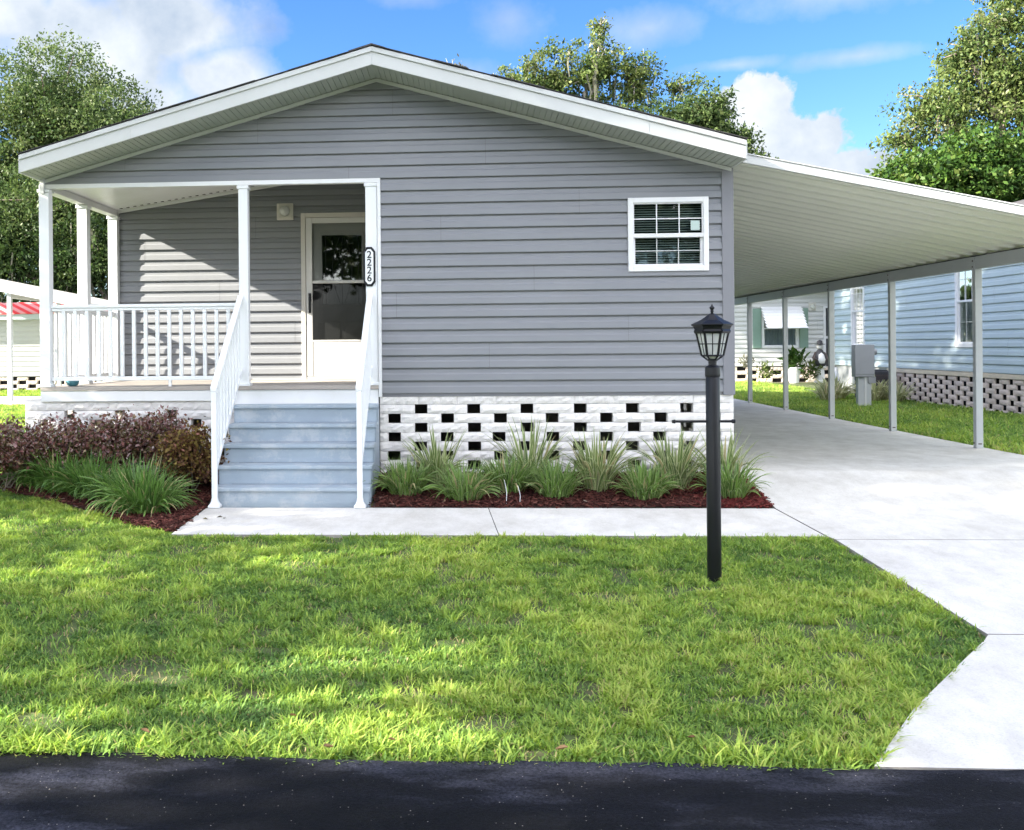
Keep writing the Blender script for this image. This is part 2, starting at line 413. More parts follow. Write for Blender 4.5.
SX = list(range(-300, -20, 40)) + [-20, -12, -6, -3, 0, 3, 6, 12, 20] + list(range(60, 340, 40))
SY = sorted(set(GY + [-200, 1, 20, 30, 100, 200]))
mb = MB()
vs = [(x, y, gz(y) - 0.02) for y in SY for x in SX]
nx = len(SX)
fs = [(j * nx + i, j * nx + i + 1, (j + 1) * nx + i + 1, (j + 1) * nx + i) for j in range(len(SY) - 1) for i in range(nx - 1)]
mb.add(vs, fs)
tag(mb.build("ground", M["soil"]), kind="structure")

# road with slightly irregular far edge
mb = MB(); ed = []
x = -60.0
while x <= 60: ed.append((x, 4.06 + 0.012 * math.sin(x * 3.1) + random.uniform(-.010, .010))); x += 0.15
poly = [(-60, -2.5)] + [(60, -2.5)] + ed[::-1]
mb.prism(poly, -0.56, -0.43)
tag(mb.build("road", M["asphalt"]), kind="structure")

# concrete: walkway + driveway slabs
def slab(poly_rows, name, mats, th=0.13, lift=0.004):
    """poly_rows: list of (y, xl, xr) rows from near to far; a sloped slab"""
    mb = MB(); rows = poly_rows; n = len(rows)
    top = []; bot = []
    for (y, xl, xr, *yr) in rows:
        y2 = yr[0] if yr else y
        top += [(xl, y, gz(y) + lift), (xr, y2, gz(y2) + lift)]
    bot = [(x, y, z - th) for x, y, z in top]
    vs = top + bot; o = 2 * n; fs = []; ms = []
    for i in range(n - 1):
        a = 2 * i
        fs += [(a, a + 1, a + 3, a + 2), (o + a, o + a + 2, o + a + 3, o + a + 1), (a, a + 2, o + a + 2, o + a), (a + 1, o + a + 1, o + a + 3, a + 3)]
        ms += [0, 1, 1, 1]
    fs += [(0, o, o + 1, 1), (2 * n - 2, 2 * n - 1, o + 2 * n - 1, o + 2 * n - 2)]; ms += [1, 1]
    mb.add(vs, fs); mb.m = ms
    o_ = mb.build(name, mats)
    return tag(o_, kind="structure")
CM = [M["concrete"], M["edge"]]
slab([(7.76, -2.33, 0.245), (8.87, -2.33, 0.190)], "walkway_slab", CM)
slab([(7.76, 0.252, 2.712), (8.87, 0.197, 2.664)], "walkway_slab", CM)
DX = 2.672
slab([(7.676, 2.75, 6.34), (7.75, 2.728, 6.33), (8.87, 2.680, 6.27), (10.1, 2.66, 6.22), (12, 2.66, 6.22), (24.5, 2.66, 6.22)], "driveway_slab", CM)
slab([(5.596, 2.80, 6.6), (6.6, 2.765, 6.45), (7.662, 2.75, 6.34)], "driveway_slab", CM)
slab([(4.068, 1.60, 8.4), (4.6, 1.98, 7.5), (5.1, 2.40, 6.9), (5.50, 2.74, 6.65), (5.582, 2.80, 6.6)], "driveway_slab", CM)

# mulch beds
def bed(name, poly, mat):
    bm = bmesh.new()
    vs = [bm.verts.new((x, y, 0)) for x, y in poly]
    bm.faces.new(vs); bmesh.ops.triangulate(bm, faces=bm.faces)
    bmesh.ops.subdivide_edges(bm, edges=bm.edges, cuts=6, use_grid_fill=True)
    for v in bm.verts: v.co.z = gz(v.co.y) + 0.0005 + random.uniform(0, .012)
    me = bpy.data.meshes.new(name); bm.to_mesh(me); bm.free(); me.materials.append(mat)
    o = bpy.data.objects.new(name, me); col.objects.link(o); return tag(o, kind="structure")
BED_R = [(-0.84, 8.88), (2.655, 8.88), (2.648, 9.98), (-0.84, 9.98)]
BED_L = [(-2.34, 7.83), (-2.36, 9.98), (-4.9, 9.98), (-4.95, 9.7), (-4.55, 9.45), (-4.1, 9.22), (-3.6, 8.92), (-3.2, 8.58), (-2.75, 8.12)]
bed("planting_bed", BED_R, M["mulchbase"]); bed("planting_bed", BED_L, M["mulchbase"])

def inpoly(x, y, poly):
    c = np.zeros(len(x), bool); n = len(poly); j = n - 1
    for i in range(n):
        xi, yi = poly[i]; xj, yj = poly[j]
        if yi != yj:
            t = ((yi > y) != (yj > y)) & (x < (xj - xi) * (y - yi) / (yj - yi) + xi)
            c ^= t
        j = i
    return c

def chips(name, poly, n, label, mat=None, keep=None, spill=0.03):
    xs = [p[0] for p in poly]; ys = [p[1] for p in poly]
    x = rng.uniform(min(xs), max(xs), n * 2); y = rng.uniform(min(ys), max(ys), n * 2)
    k = inpoly(x, y, poly); x = x[k][:n] + rng.normal(0, spill * .4, k.sum())[:n]; y = y[k][:n]
    if keep is not None:
        q = keep(x, y); x, y = x[q], y[q]
    z = np.interp(y, GY, GZ) + rng.uniform(.006, .035, len(x))
    P = np.stack([x, y, z], 1); m_ = len(P)
    d = rng.normal(size=(m_, 3)); d[:, 2] *= .25; d = unit(d)
    nrm = unit(rng.normal(size=(m_, 3)) * .5 + [0, 0, 1]); s = unit(np.cross(d, nrm)); u = np.cross(s, d)
    L = rng.uniform(.012, .045, (m_, 1)); W = rng.uniform(.004, .010, (m_, 1)); H = .003
    c = [P + d * L * a + s * W * b_ + u * H * e for e in (-1, 1) for a, b_ in ((-1, -1), (1, -.6), (1, .7), (-1, 1))]
    V = np.stack(c, 1).reshape(-1, 3)
    base = (np.arange(m_) * 8)[:, None]
    F = np.concatenate([base + np.array(f) for f in ([0, 1, 5, 4], [1, 2, 6, 5], [2, 3, 7, 6], [3, 0, 4, 7], [4, 5, 6, 7])])
    tone = np.tile(rng.beta(1.6, 2.2, m_), 5)
    o = quads_obj(name, V, F, tone, mat or M["chips"])
    return tag(o, label, "mulch", kind="stuff")
redzone = lambda x, y: (x > 2.25 + rng.normal(0, .22, len(x)))
chips("bark_mulch", BED_R, 9000, "dark red bark mulch in the bed below the lattice block wall", keep=lambda x, y: ~redzone(x, y))
chips("bark_mulch", BED_R, 24000, "bright red bark mulch at the driveway corner of the bed", M["redchips"], keep=redzone)
chips("bark_mulch", BED_L, 8000, "brown bark mulch in the bed left of the porch steps")

# ------------------------------------------------------------------ grass
def grass(name, poly, n, label, h=0.05, w=0.0032, excl=(), far=False, seed=1, tall=0.0):
    r = np.random.default_rng(seed)
    xs = [p[0] for p in poly]; ys = [p[1] for p in poly]
    x = r.uniform(min(xs), max(xs), int(n * 1.8)); y = r.uniform(min(ys), max(ys), int(n * 1.8))
    k = inpoly(x, y, poly)
    for e in excl: k &= ~inpoly(x, y, e)
    x, y = x[k][:n], y[k][:n]; n = len(x)
    big = value_noise(x, y, 1.1, seed) ; mid = value_noise(x, y, 4.0, seed + 1); fine = value_noise(x, y, 14.0, seed + 2)
    thin = value_noise(x, y, 7.0, seed + 7)
    kk = r.random(n) > (0.85 * (thin < 0.27))
    x, y, big, mid, fine = x[kk], y[kk], big[kk], mid[kk], fine[kk]; n = len(x)
    z = np.interp(y, GY, GZ) - 0.02
    H = h * (0.35 + 0.6 * mid + 0.75 * fine + r.normal(0, .20, n)).clip(.25, 2.2)
    tl = (r.random(n) < 0.05 + tall * (fine > .62)) ; H[tl] *= 1.6
    ang = r.uniform(0, 2 * np.pi, n)
    lean = r.beta(2, 2, n) * 1.5 + .15
    d = np.stack([np.cos(ang), np.sin(ang), np.zeros(n)], 1)
    s = np.stack([-np.sin(ang), np.cos(ang), np.zeros(n)], 1)
    W = (w * (.6 + .8 * r.random(n)))[:, None]
    P = np.stack([x, y, z], 1)
    pts = []
    for t in (0., .45, .8, 1.0):
        c = P + d * (H * lean * t ** 1.7)[:, None] + np.array([0, 0, 1.]) * (H * (t - .28 * lean * t * t))[:, None] * 1.15
        ww = W * (1, 1, .75, .12)[(0., .45, .8, 1.0).index(t)]
        pts += [c - s * ww, c + s * ww]
    V = np.stack(pts, 1).reshape(-1, 3)
    base = (np.arange(n) * 8)[:, None]
    F = np.concatenate([base + np.array(f) for f in ([0, 1, 3, 2], [2, 3, 5, 4], [4, 5, 7, 6])])
    tone = (0.36 + .42 * (big - .5) + .50 * (mid - .45) + .34 * (fine - .5) + r.normal(0, .17, n)).clip(0, .89)
    dead = r.random(n) < .045 + .10 * (thin[kk] < .3); tone[dead] = r.uniform(.9, 1, dead.sum())
    tone[tl] = (tone[tl] + .16).clip(0, .88)
    o = quads_obj(name, V, F, np.tile(tone, 3), M["grass"])
    return tag(o, label, "grass", kind="stuff")

WALKP = [(-2.33, 7.77), (2.72, 7.77), (2.68, 8.9), (-2.33, 8.9)]
STEPP = [(-2.36, 8.8), (-0.8, 8.8), (-0.8, 10), (-2.36, 10)]
edge_road = [(px, py + random.uniform(-.04, .05)) for px, py in [(i * .1 - 6.5, 4.085) for i in range(0, 82)]]
FRONT = edge_road + [(1.62, 4.10), (1.98, 4.58), (2.40, 5.08), (2.76, 5.52), (2.79, 5.6), (2.755, 6.6), (2.735, 7.2), (2.715, 7.745), (-2.31, 7.745), (-2.36, 7.9), (-2.75, 8.2), (-3.2, 8.62), (-3.6, 8.98), (-4.1, 9.3), (-4.55, 9.5), (-4.95, 9.75), (-4.9, 10), (-6.5, 10)]
grass("lawn_grass", FRONT, 560000, "short bright green front lawn between the road and the walkway", 0.027, 0.0030, seed=3, tall=.25)
EDGE = [(-6.5, 4.03), (1.6, 4.03), (1.72, 4.22), (-6.5, 4.30)]
grass("lawn_fringe", EDGE, 11000, "coarser tufted grass fringe spilling onto the asphalt edge", 0.040, 0.0042, seed=9, tall=.4)
grass("side_lawn", [(6.24, 9), (9.6, 9), (9.6, 33.6), (6.24, 33.6)], 150000, "green strip of lawn between the carport posts and the pale blue house", 0.05, 0.006, seed=21, tall=.1)
grass("back_lawn", [(2.6, 24.6), (6.24, 24.6), (6.24, 33.6), (2.6, 33.6)], 40000, "sunny lawn behind the carport in front of the white house", 0.05, 0.007, seed=22)
grass("left_lawn", [(-11.5, 10), (-4.6, 10), (-4.6, 22.7), (-11.5, 22.7)], 110000, "lawn left of the porch reaching the far driveway", 0.055, 0.0065, seed=23)
tag(MB().box(-30, -4.9, 22.8, 26.5, -.1, -.02).build("neighbour_driveway", M["concrete"]), kind="structure")
grass("far_lawn", [(-20, 26.5), (-6, 26.5), (-6, 30.8), (-20, 30.8)], 30000, "grass strip beyond the far driveway", 0.06, 0.01, seed=24)

# ------------------------------------------------------------------ siding
PROF = [(0.0, -0.004), (0.012, 0.0210), (0.06, 0.0235), (0.50, 0.0180), (0.62, 0.0075), (0.90, 0.0035), (0.915, -0.006), (1.0, -0.006)]
def prof_at(t):
    return float(np.interp(t, [p[0] for p in PROF], [p[1] for p in PROF]))
def siding(mb, z0, z1, xl, xr, holes=(), c=0.127, zbase=None, seams=True):
    """lap siding in local space: x along wall, -y outward (y = -offset), z up. xl/xr functions of z."""
    zbase = z0 if zbase is None else zbase
    k0 = int(math.floor((z0 - zbase) / c + 1e-6)); k = k0
    while zbase + k * c < z1 - 1e-6:
        a = zbase + k * c; b = a + c
        cuts = sorted(set([max(a, z0), min(b, z1)] + [h for H in holes for h in (H[2], H[3]) if max(a, z0) < h < min(b, z1)]))
        for lo, hi in zip(cuts[:-1], cuts[1:]):
            ts = sorted(set([(lo - a) / c, (hi - a) / c] + [p[0] for p in PROF if (lo - a) / c < p[0] < (hi - a) / c]))
            midz = (lo + hi) / 2
            segs = [(None, None)]
            hs = sorted([(H[0], H[1]) for H in holes if H[2] < midz < H[3]])
            bounds = [None] + [v for H in hs for v in H] + [None]
            for i in range(0, len(bounds), 2):
                L, Rr = bounds[i], bounds[i + 1]
                if seams:
                    zz_ = (lo + hi) / 2; A_ = xl(zz_) if L is None else L; B_ = xr(zz_) if Rr is None else Rr
                    sx = -9 + (((k // 2) * 1.37 + 0.55) % 3.66)
                    while sx < B_ - .1:
                        if sx > A_ + .1:
                            q_ = [(sx - .0015, -prof_at(t) - .0012, a + t * c) for t in ts] + [(sx + .0015, -prof_at(t) - .0012, a + t * c) for t in ts]
                            mb.cur = 1
                            mb.add(q_, [(j_, j_ + 1, j_ + 1 + len(ts), j_ + len(ts)) for j_ in range(len(ts) - 1)])
                            mb.cur = 0
                        sx += 3.66
                vs = []
                for t in ts:
                    z = a + t * c
                    x0 = xl(z) if L is None else L; x1 = xr(z) if Rr is None else Rr
                    if x1 < x0: x1 = x0
                    vs += [(x0, -prof_at(t), z), (x1, -prof_at(t), z)]
                if abs(vs[0][0] - vs[1][0]) < 1e-4 and abs(vs[-1][0] - vs[-2][0]) < 1e-4: continue
                mb.add(vs, [(2 * i_, 2 * i_ + 1, 2 * i_ + 3, 2 * i_ + 2) for i_ in range(len(ts) - 1)])
        k += 1
    return mb

# ------------------------------------------------------------------ main house
HX0, HX1, HY, RX = -4.31, 2.615, 10.0, -0.862
SL = 0.278; ZPK = 3.935; HL = 14.0
def roofz(x): return ZPK - SL * abs(x - RX)          # underside level of the rakes
house = empty("house", (0, HY, 0), "single-storey grey vinyl-sided manufactured house with low gable roof and recessed porch", "house")

W0, W1, WZ0, WZ1 = 1.612, 2.392, 1.965, 2.690        # window outer frame
PX1 = -0.862                                          # right side of the porch recess
# front wall: lower field right of the porch, and the gable above the porch
mb = MB(lambda p: (p[0], HY + p[1], p[2]))
zl = lambda z: max(PX1, RX - (ZPK + .03 - z) / SL) if z < 2.93 else max(HX0 + .0, RX - (ZPK + .03 - z) / SL)
siding(mb, 0.775, 2.935, lambda z: PX1, lambda z: min(HX1 - .02, RX + (ZPK + .03 - z) / SL), [(W0 + .01, W1 - .01, WZ0 + .01, WZ1 - .01)], zbase=0.775)
siding(mb, 2.935, ZPK + .02, lambda z: min(RX, max(HX0 + .01, RX - (ZPK + .03 - z) / SL)), lambda z: max(RX, min(HX1 - .02, RX + (ZPK + .03 - z) / SL)), zbase=0.775)
mb.build("front_wall", [M["siding"], M["seam"]], house)
# porch back wall
DX0, DX1, DZ0, DZ1 = -1.965, -0.985, 0.86, 2.868
BY = 12.0
mb = MB(lambda p: (p[0], BY + p[1], p[2]))
siding(mb, 0.86, 3.62, lambda z: HX0 + .0, lambda z: PX1, [(DX0 + .02, DX1 - .02, DZ0 - .1, DZ1 - .02)], zbase=0.86 - .06)
mb.build("porch_back_wall", [M["siding"], M["seam"]], house)
# porch right side wall (faces -X)
mb = MB(lambda p: (PX1 + p[1], HY + p[0], p[2]))
siding(mb, 0.86, 3.62, lambda z: 0.06, lambda z: BY - HY, zbase=0.80)
mb.build("porch_side_wall", [M["siding"], M["seam"]], house)
# outer side walls
mb = MB(lambda p: (HX1 - p[1], HY + p[0], p[2]))
siding(mb, 0.775, 3.02, lambda z: 0.06, lambda z: HL, zbase=0.775)
mb.build("side_wall", [M["siding"], M["seam"]], house)
mb = MB(lambda p: (HX0 + p[1], BY + p[0], p[2]))
siding(mb, 0.775, 3.02, lambda z: 0.0, lambda z: HL - 2, zbase=0.775)
mb.build("side_wall", [M["siding"], M["seam"]], house)
MB().prism([(HX0, .775), (HX1, .775), (HX1, 3.0), (RX, 3.9), (HX0, 3.0)], HY + HL, HY + HL + .05, "y").build("rear_wall", M["siding"], house)
# corner posts and starter trim
MB().box(HX1 - .095, HX1 + .02, HY - .028, HY + .07, 0.745, 3.03).build("corner_trim", M["siding_trim"], house, 0.006)
MB().box(PX1 + .028, HX1 - .1, HY - .006, HY + .01, 0.745, 0.778).build("starter_strip", M["siding_trim"], house)
# rake trim under the soffit on the wall
for s in (-1, 1):
    xe = HX0 if s < 0 else HX1
    a, b = (RX, roofz(RX)), (xe, roofz(xe))
    mb = MB(); mb.prism([(a[0], a[1]), (b[0], b[1]), (b[0], b[1] - .035), (a[0], a[1] - .035)], HY - .032, HY + .01, "y")
    mb.build("rake_trim", M["fascia"], house)
# roof
OV = 0.5
rf = MB()
for s in (-1, 1):
    xe = (HX0 - .02) if s < 0 else (HX1 + .02)
    zt = lambda x: roofz(x) + 0.165
    rf.hexa([(RX, HY - OV - .012, zt(RX)), (xe, HY - OV - .012, zt(xe)), (xe, HY + HL + .3, zt(xe)), (RX, HY + HL + .3, zt(RX)),
             (RX, HY - OV - .02, zt(RX) + .017), (xe, HY - OV - .02, zt(xe) + .017), (xe, HY + HL + .3, zt(xe) + .017), (RX, HY + HL + .3, zt(RX) + .017)])
roof = rf.build("roof", M["shingle"], house)
# ragged shingle edge tabs along the rakes and a ridge cap
mb = MB()
for s in (-1, 1):
    x = RX
    xe = (HX0 - .02) if s < 0 else (HX1 + .02)
    while (x - xe) * s < 0:
        x2 = x + s * random.uniform(.2, .34)
        if (x2 - xe) * s > 0: x2 = xe
        h = random.uniform(.003, .009); o_ = random.uniform(0, .02)
        z1_, z2_ = roofz(x) + .1825, roofz(x2) + .1825
        mb.hexa([(x, HY - OV - .03 - o_, z1_), (x2, HY - OV - .03 - o_, z2_), (x2, HY - OV + .5, z2_), (x, HY - OV + .5, z1_),
                 (x, HY - OV - .03 - o_, z1_ + h), (x2, HY - OV - .03 - o_, z2_ + h), (x2, HY - OV + .5, z2_ + h), (x, HY - OV + .5, z1_ + h)])
        x = x2
mb.build("shingle_tabs", M["shingle"], roof)
mb = MB(); mb.prism([(RX - .22, roofz(RX - .22) + .1825), (RX, roofz(RX) + .1825), (RX + .13, roofz(RX + .13) + .1825), (RX + .13, roofz(RX + .13) + .194), (RX, roofz(RX) + .199), (RX - .22, roofz(RX - .22) + .196)], HY - OV - .036, HY + HL + .3, "y")
mb.build("ridge_cap", M["shingle"], roof)
for s in (-1, 1):
    xe = (HX0 - .012) if s < 0 else (HX1 + .012)
    zb = lambda x: roofz(x)
    # two lengths of coil metal with a lap joint
    mb = MB()
    xm = RX + s * 2.6 if s > 0 else RX - 2.35
    for (p, q, dy) in ((RX, xm, 0), (xm, xe, .003)):
        mb.prism([(p, zb(p) + .002), (q, zb(q) + .002), (q, zb(q) + .130), (p, zb(p) + .130)], HY - OV - .012 + dy, HY - OV + .02, "y")
    mb.build("fascia_board", M["fascia"], roof, 0.003)
    mb = MB(); mb.prism([(RX, zb(RX) + .125), (xe, zb(xe) + .125), (xe, zb(xe) + .173), (RX, zb(RX) + .173)], HY - OV - .028, HY - OV + .02, "y")
    mb.build("drip_edge", M["fascia"], roof, 0.004)
    # vented soffit: strips with small grooves running back from the fascia
    mb = MB(); k = 0; x = RX
    L = abs(xe - RX); npl = int(L / .055)
    for i in range(npl):
        p = RX + s * L * i / npl; q = RX + s * L * (i + .86) / npl; q2 = RX + s * L * (i + 1) / npl
        mb.hexa([(p, HY - OV + .02, zb(p) + .006), (q, HY - OV + .02, zb(q) + .006), (q, HY + .0, zb(q) + .006), (p, HY + .0, zb(p) + .006),
                 (p, HY - OV + .02, zb(p) + .03), (q, HY - OV + .02, zb(q) + .03), (q, HY + .0, zb(q) + .03), (p, HY + .0, zb(p) + .03)])
        mb.hexa([(q, HY - OV + .02, zb(q) + .013), (q2, HY - OV + .02, zb(q2) + .013), (q2, HY + .0, zb(q2) + .013), (q, HY + .0, zb(q) + .013),
                 (q, HY - OV + .02, zb(q) + .03), (q2, HY - OV + .02, zb(q2) + .03), (q2, HY + .0, zb(q2) + .03), (q, HY + .0, zb(q) + .03)])
    mb.build("soffit", M["soffit"], roof)
    mb = MB(); mb.box(xe - .012, xe + .012, HY - OV, HY + HL + .3, zb(xe) + .0, zb(xe) + .16); mb.build("eave_fascia", M["fascia"], roof)
# gutter end return at left corner
MB().box(HX0 - .005, HX0 + .035, HY - .06, HY - .01, 2.84, 3.02).build("corner_return", M["fascia"], house)
# ceiling/attic closing panels so no light leaks
MB().prism([(HX0 + .1, 2.95), (PX1, 2.95), (HX1 - .1, 2.95), (RX, 3.88)], HY + .03, HY + .06, "y").build("gable_backing", M["dark"], house)
# porch ceiling : vaulted panel with grooves
mb = MB()
zc = lambda x: 2.925 + 0.150 * (x - HX0)
n = 34
for i in range(n):
    y0 = HY + .05 + (BY - HY - .05) * i / n; y1 = y0 + (BY - HY - .05) / n * .93; y2 = HY + .05 + (BY - HY - .05) * (i + 1) / n
    a, b = HX0 + .05, PX1
    mb.hexa([(a, y0, zc(a)), (b, y0, zc(b)), (b, y1, zc(b)), (a, y1, zc(a)), (a, y0, zc(a) + .03), (b, y0, zc(b) + .03), (b, y1, zc(b) + .03), (a, y1, zc(a) + .03)])
    mb.hexa([(a, y1, zc(a) + .008), (b, y1, zc(b) + .008), (b, y2, zc(b) + .008), (a, y2, zc(a) + .008), (a, y1, zc(a) + .03), (b, y1, zc(b) + .03), (b, y2, zc(b) + .03), (a, y2, zc(a) + .03)])
mb.build("porch_ceiling", M["white"], house)
# ceiling edge moulding with little perforations along the back wall
mb = MB()
a, b = HX0 + .05, PX1
mb.hexa([(a, BY - .05, zc(a) - .035), (b, BY - .05, zc(b) - .035), (b, BY - .017, zc(b) - .035), (a, BY - .017, zc(a) - .035), (a, BY - .05, zc(a) - .002), (b, BY - .05, zc(b) - .002), (b, BY - .017, zc(b) - .002), (a, BY - .017, zc(a) - .002)])
mb.build("ceiling_moulding", M["white"], house)
mb = MB()
x = HX0 + .15
while x < -1.8:
    MB().box(x, x + .035, BY - .14, BY - .12, zc(x) - .003, zc(x) + .004).build("vent_slot", M["dark"], house); x += .085
# headers
MB().box(HX0 - .03, PX1 + .028, HY - .024, HY + .05, 2.893, 2.938).build("porch_header", M["white"], house, 0.004)
MB().box(HX0 - .012, HX0 + .10, HY + .055, BY - .02, 2.865, 2.935).build("porch_header", M["white"], house, 0.004)
MB().box(HX0 - .012, HX0 + .02, HY - .02, BY, 2.94, 3.03).build("eave_panel", M["white"], house)
# posts with caps and bases
def post(x0, x1, y0, y1, z0, z1, name="porch_post"):
    p = MB().box(x0, x1, y0, y1, z0, z1).build(name, M["rail"], house, 0.006)
    MB().box(x0 - .012, x1 + .012, y0 - .012, y1 + .012, z1 - .035, z1 - .001).build("capital", M["rail"], p, 0.004)
    MB().box(x0 - .012, x1 + .012, y0 - .012, y1 + .012, z0 + .001, z0 + .03).build("base_moulding", M["rail"], p, 0.004)
    return p
DZ = 0.862
post(-4.345, -4.240, HY - .02, HY + .085, DZ, 2.891)
post(-2.275, -2.180, HY - .02, HY + .075, DZ, 2.891)
post(-4.32, -4.205, 10.93, 11.035, DZ, 2.863)
post(-4.32, -4.205, 11.900, 11.985, DZ, 2.863)
post(-0.985, -0.868, HY - .02, HY + .10, DZ, 2.891)
MB().box(-0.865, -0.832, HY - .034, HY + .03, 0.745, 2.891).build("corner_trim", M["white"], house, 0.003)
# deck
mb = MB(); y = HY - .03; 
while y < BY - .02:
    mb.box(HX0 - .03, PX1, y, min(y + .134, BY - .02), DZ - .038, DZ); y += .14
mb.build("porch_floor", M["deck"], house, 0.003)
MB().box(HX0 - .03, -2.33, HY - .022, HY + .02, 0.715, DZ - .041).build("deck_skirt_board", M["white"], house, 0.003)
MB().box(-2.328, -0.87, HY - .012, HY + .02, 0.655, DZ - .041).build("deck_skirt_board", M["white"], house, 0.003)
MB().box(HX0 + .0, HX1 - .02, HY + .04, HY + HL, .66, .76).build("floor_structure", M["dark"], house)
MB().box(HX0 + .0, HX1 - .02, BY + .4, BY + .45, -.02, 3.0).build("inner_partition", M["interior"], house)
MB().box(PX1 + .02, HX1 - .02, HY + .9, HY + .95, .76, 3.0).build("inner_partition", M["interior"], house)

# lattice block skirting -----------------------------------------------------
def blockwall(mb, x0, x1, ztop, rows, rh, hole_even, hole_odd, pitch, hw, rnd, solid0=1, grid=5, depth=.10, prob=1.0, zmin=-.3, T=None):
    """courses of split-face blocks with square gaps; local x along wall, -y out"""
    for r in range(rows):
        z1 = ztop - r * rh; z0 = z1 - rh + .004
        hs = []
        if r >= solid0:
            st = hole_even if (r - solid0) % 2 == 0 else hole_odd
            k = math.floor((x0 - st) / pitch) - 1
            while st + k * pitch < x1 + 1:
                c = st + k * pitch + rnd.uniform(-.012, .012)
                if x0 + .02 < c + hw / 2 and c - hw / 2 < x1 - .02 and rnd.random() < prob: hs.append((max(x0, c - hw / 2), min(x1, c + hw / 2)))
                k += 1
        edges = [x0] + [v for h in hs for v in h] + [x1]
        for i in range(0, len(edges), 2):
            a, b = edges[i], edges[i + 1]
            if b - a < .015: continue
            # split solid runs longer than a block
            nb = max(1, round((b - a) / .40))
            for q in range(nb):
                p = a + (b - a) * q / nb + (.002 if q else 0); w = a + (b - a) * (q + 1) / nb
                inset = rnd.uniform(0, .006)
                gx = max(2, int((w - p) / .035)); gzr = 3
                vs = []; fs = []
                for jz in range(gzr + 1):
                    for ix in range(gx + 1):
                        ed = (ix in (0, gx)) or (jz in (0, gzr))
                        off = inset + (0.006 if ed else rnd.uniform(-.010, .004))
                        vs.append((p + (w - p) * ix / gx + (0 if ix in (0, gx) else rnd.uniform(-.006, .006)), off, z0 + (z1 - z0) * jz / gzr))
                nf = len(vs)
                for jz in range(gzr):
                    for ix in range(gx):
                        t = jz * (gx + 1) + ix
                        fs.append((t, t + 1, t + gx + 2, t + gx + 1))
                vs += [(p, depth, z0), (w, depth, z0), (w, depth, z1), (p, depth, z1)]
                c = [0, gx, nf - 1, nf - 1 - gx]
                fs += [(nf, nf + 3, nf + 2, nf + 1), (c[0], c[3], nf + 3, nf), (c[1], nf + 1, nf + 2, c[2]),
                       (c[3], c[2], nf + 2, nf + 3), (c[0], nf, nf + 1, c[1])]
                mb.add(vs, fs)
    return mb
rnd = random.Random(4)
mb = MB(lambda p: (p[0], HY + p[1], p[2]))
blockwall(mb, -0.858, 2.625, 0.757, 9, 0.0935, -0.445, -0.71, 0.525, .128, rnd)
mb.build("skirting_wall", M["block"], house)
mb = MB(lambda p: (p[0], HY + .005 + p[1], p[2]))
blockwall(mb, -4.52, -2.32, 0.712, 9, 0.0935, -3.00, -2.74, 0.53, .11, rnd)
mb.build("skirting_wall", M["block"], house)
mb = MB(lambda p: (HX1 + .01 - p[1], HY + .11 + p[0], p[2]))
blockwall(mb, 0, HL - .1, 0.757, 9, 0.0935, .3, .56, 0.53, .128, rnd)
mb.build("skirting_wall", M["block"], house)
mb = MB(lambda p: (-4.52 + p[1], HY + .12 + p[0], p[2]))
blockwall(mb, 0, HL - .1, 0.712, 9, 0.0935, .3, .56, 0.53, .128, rnd)
mb.build("skirting_wall", M["block"], house)
MB().box(-4.6, -4.52 + .25, HY + .02, HY + HL, .713, .74).build("skirting_cap", M["block"], house)

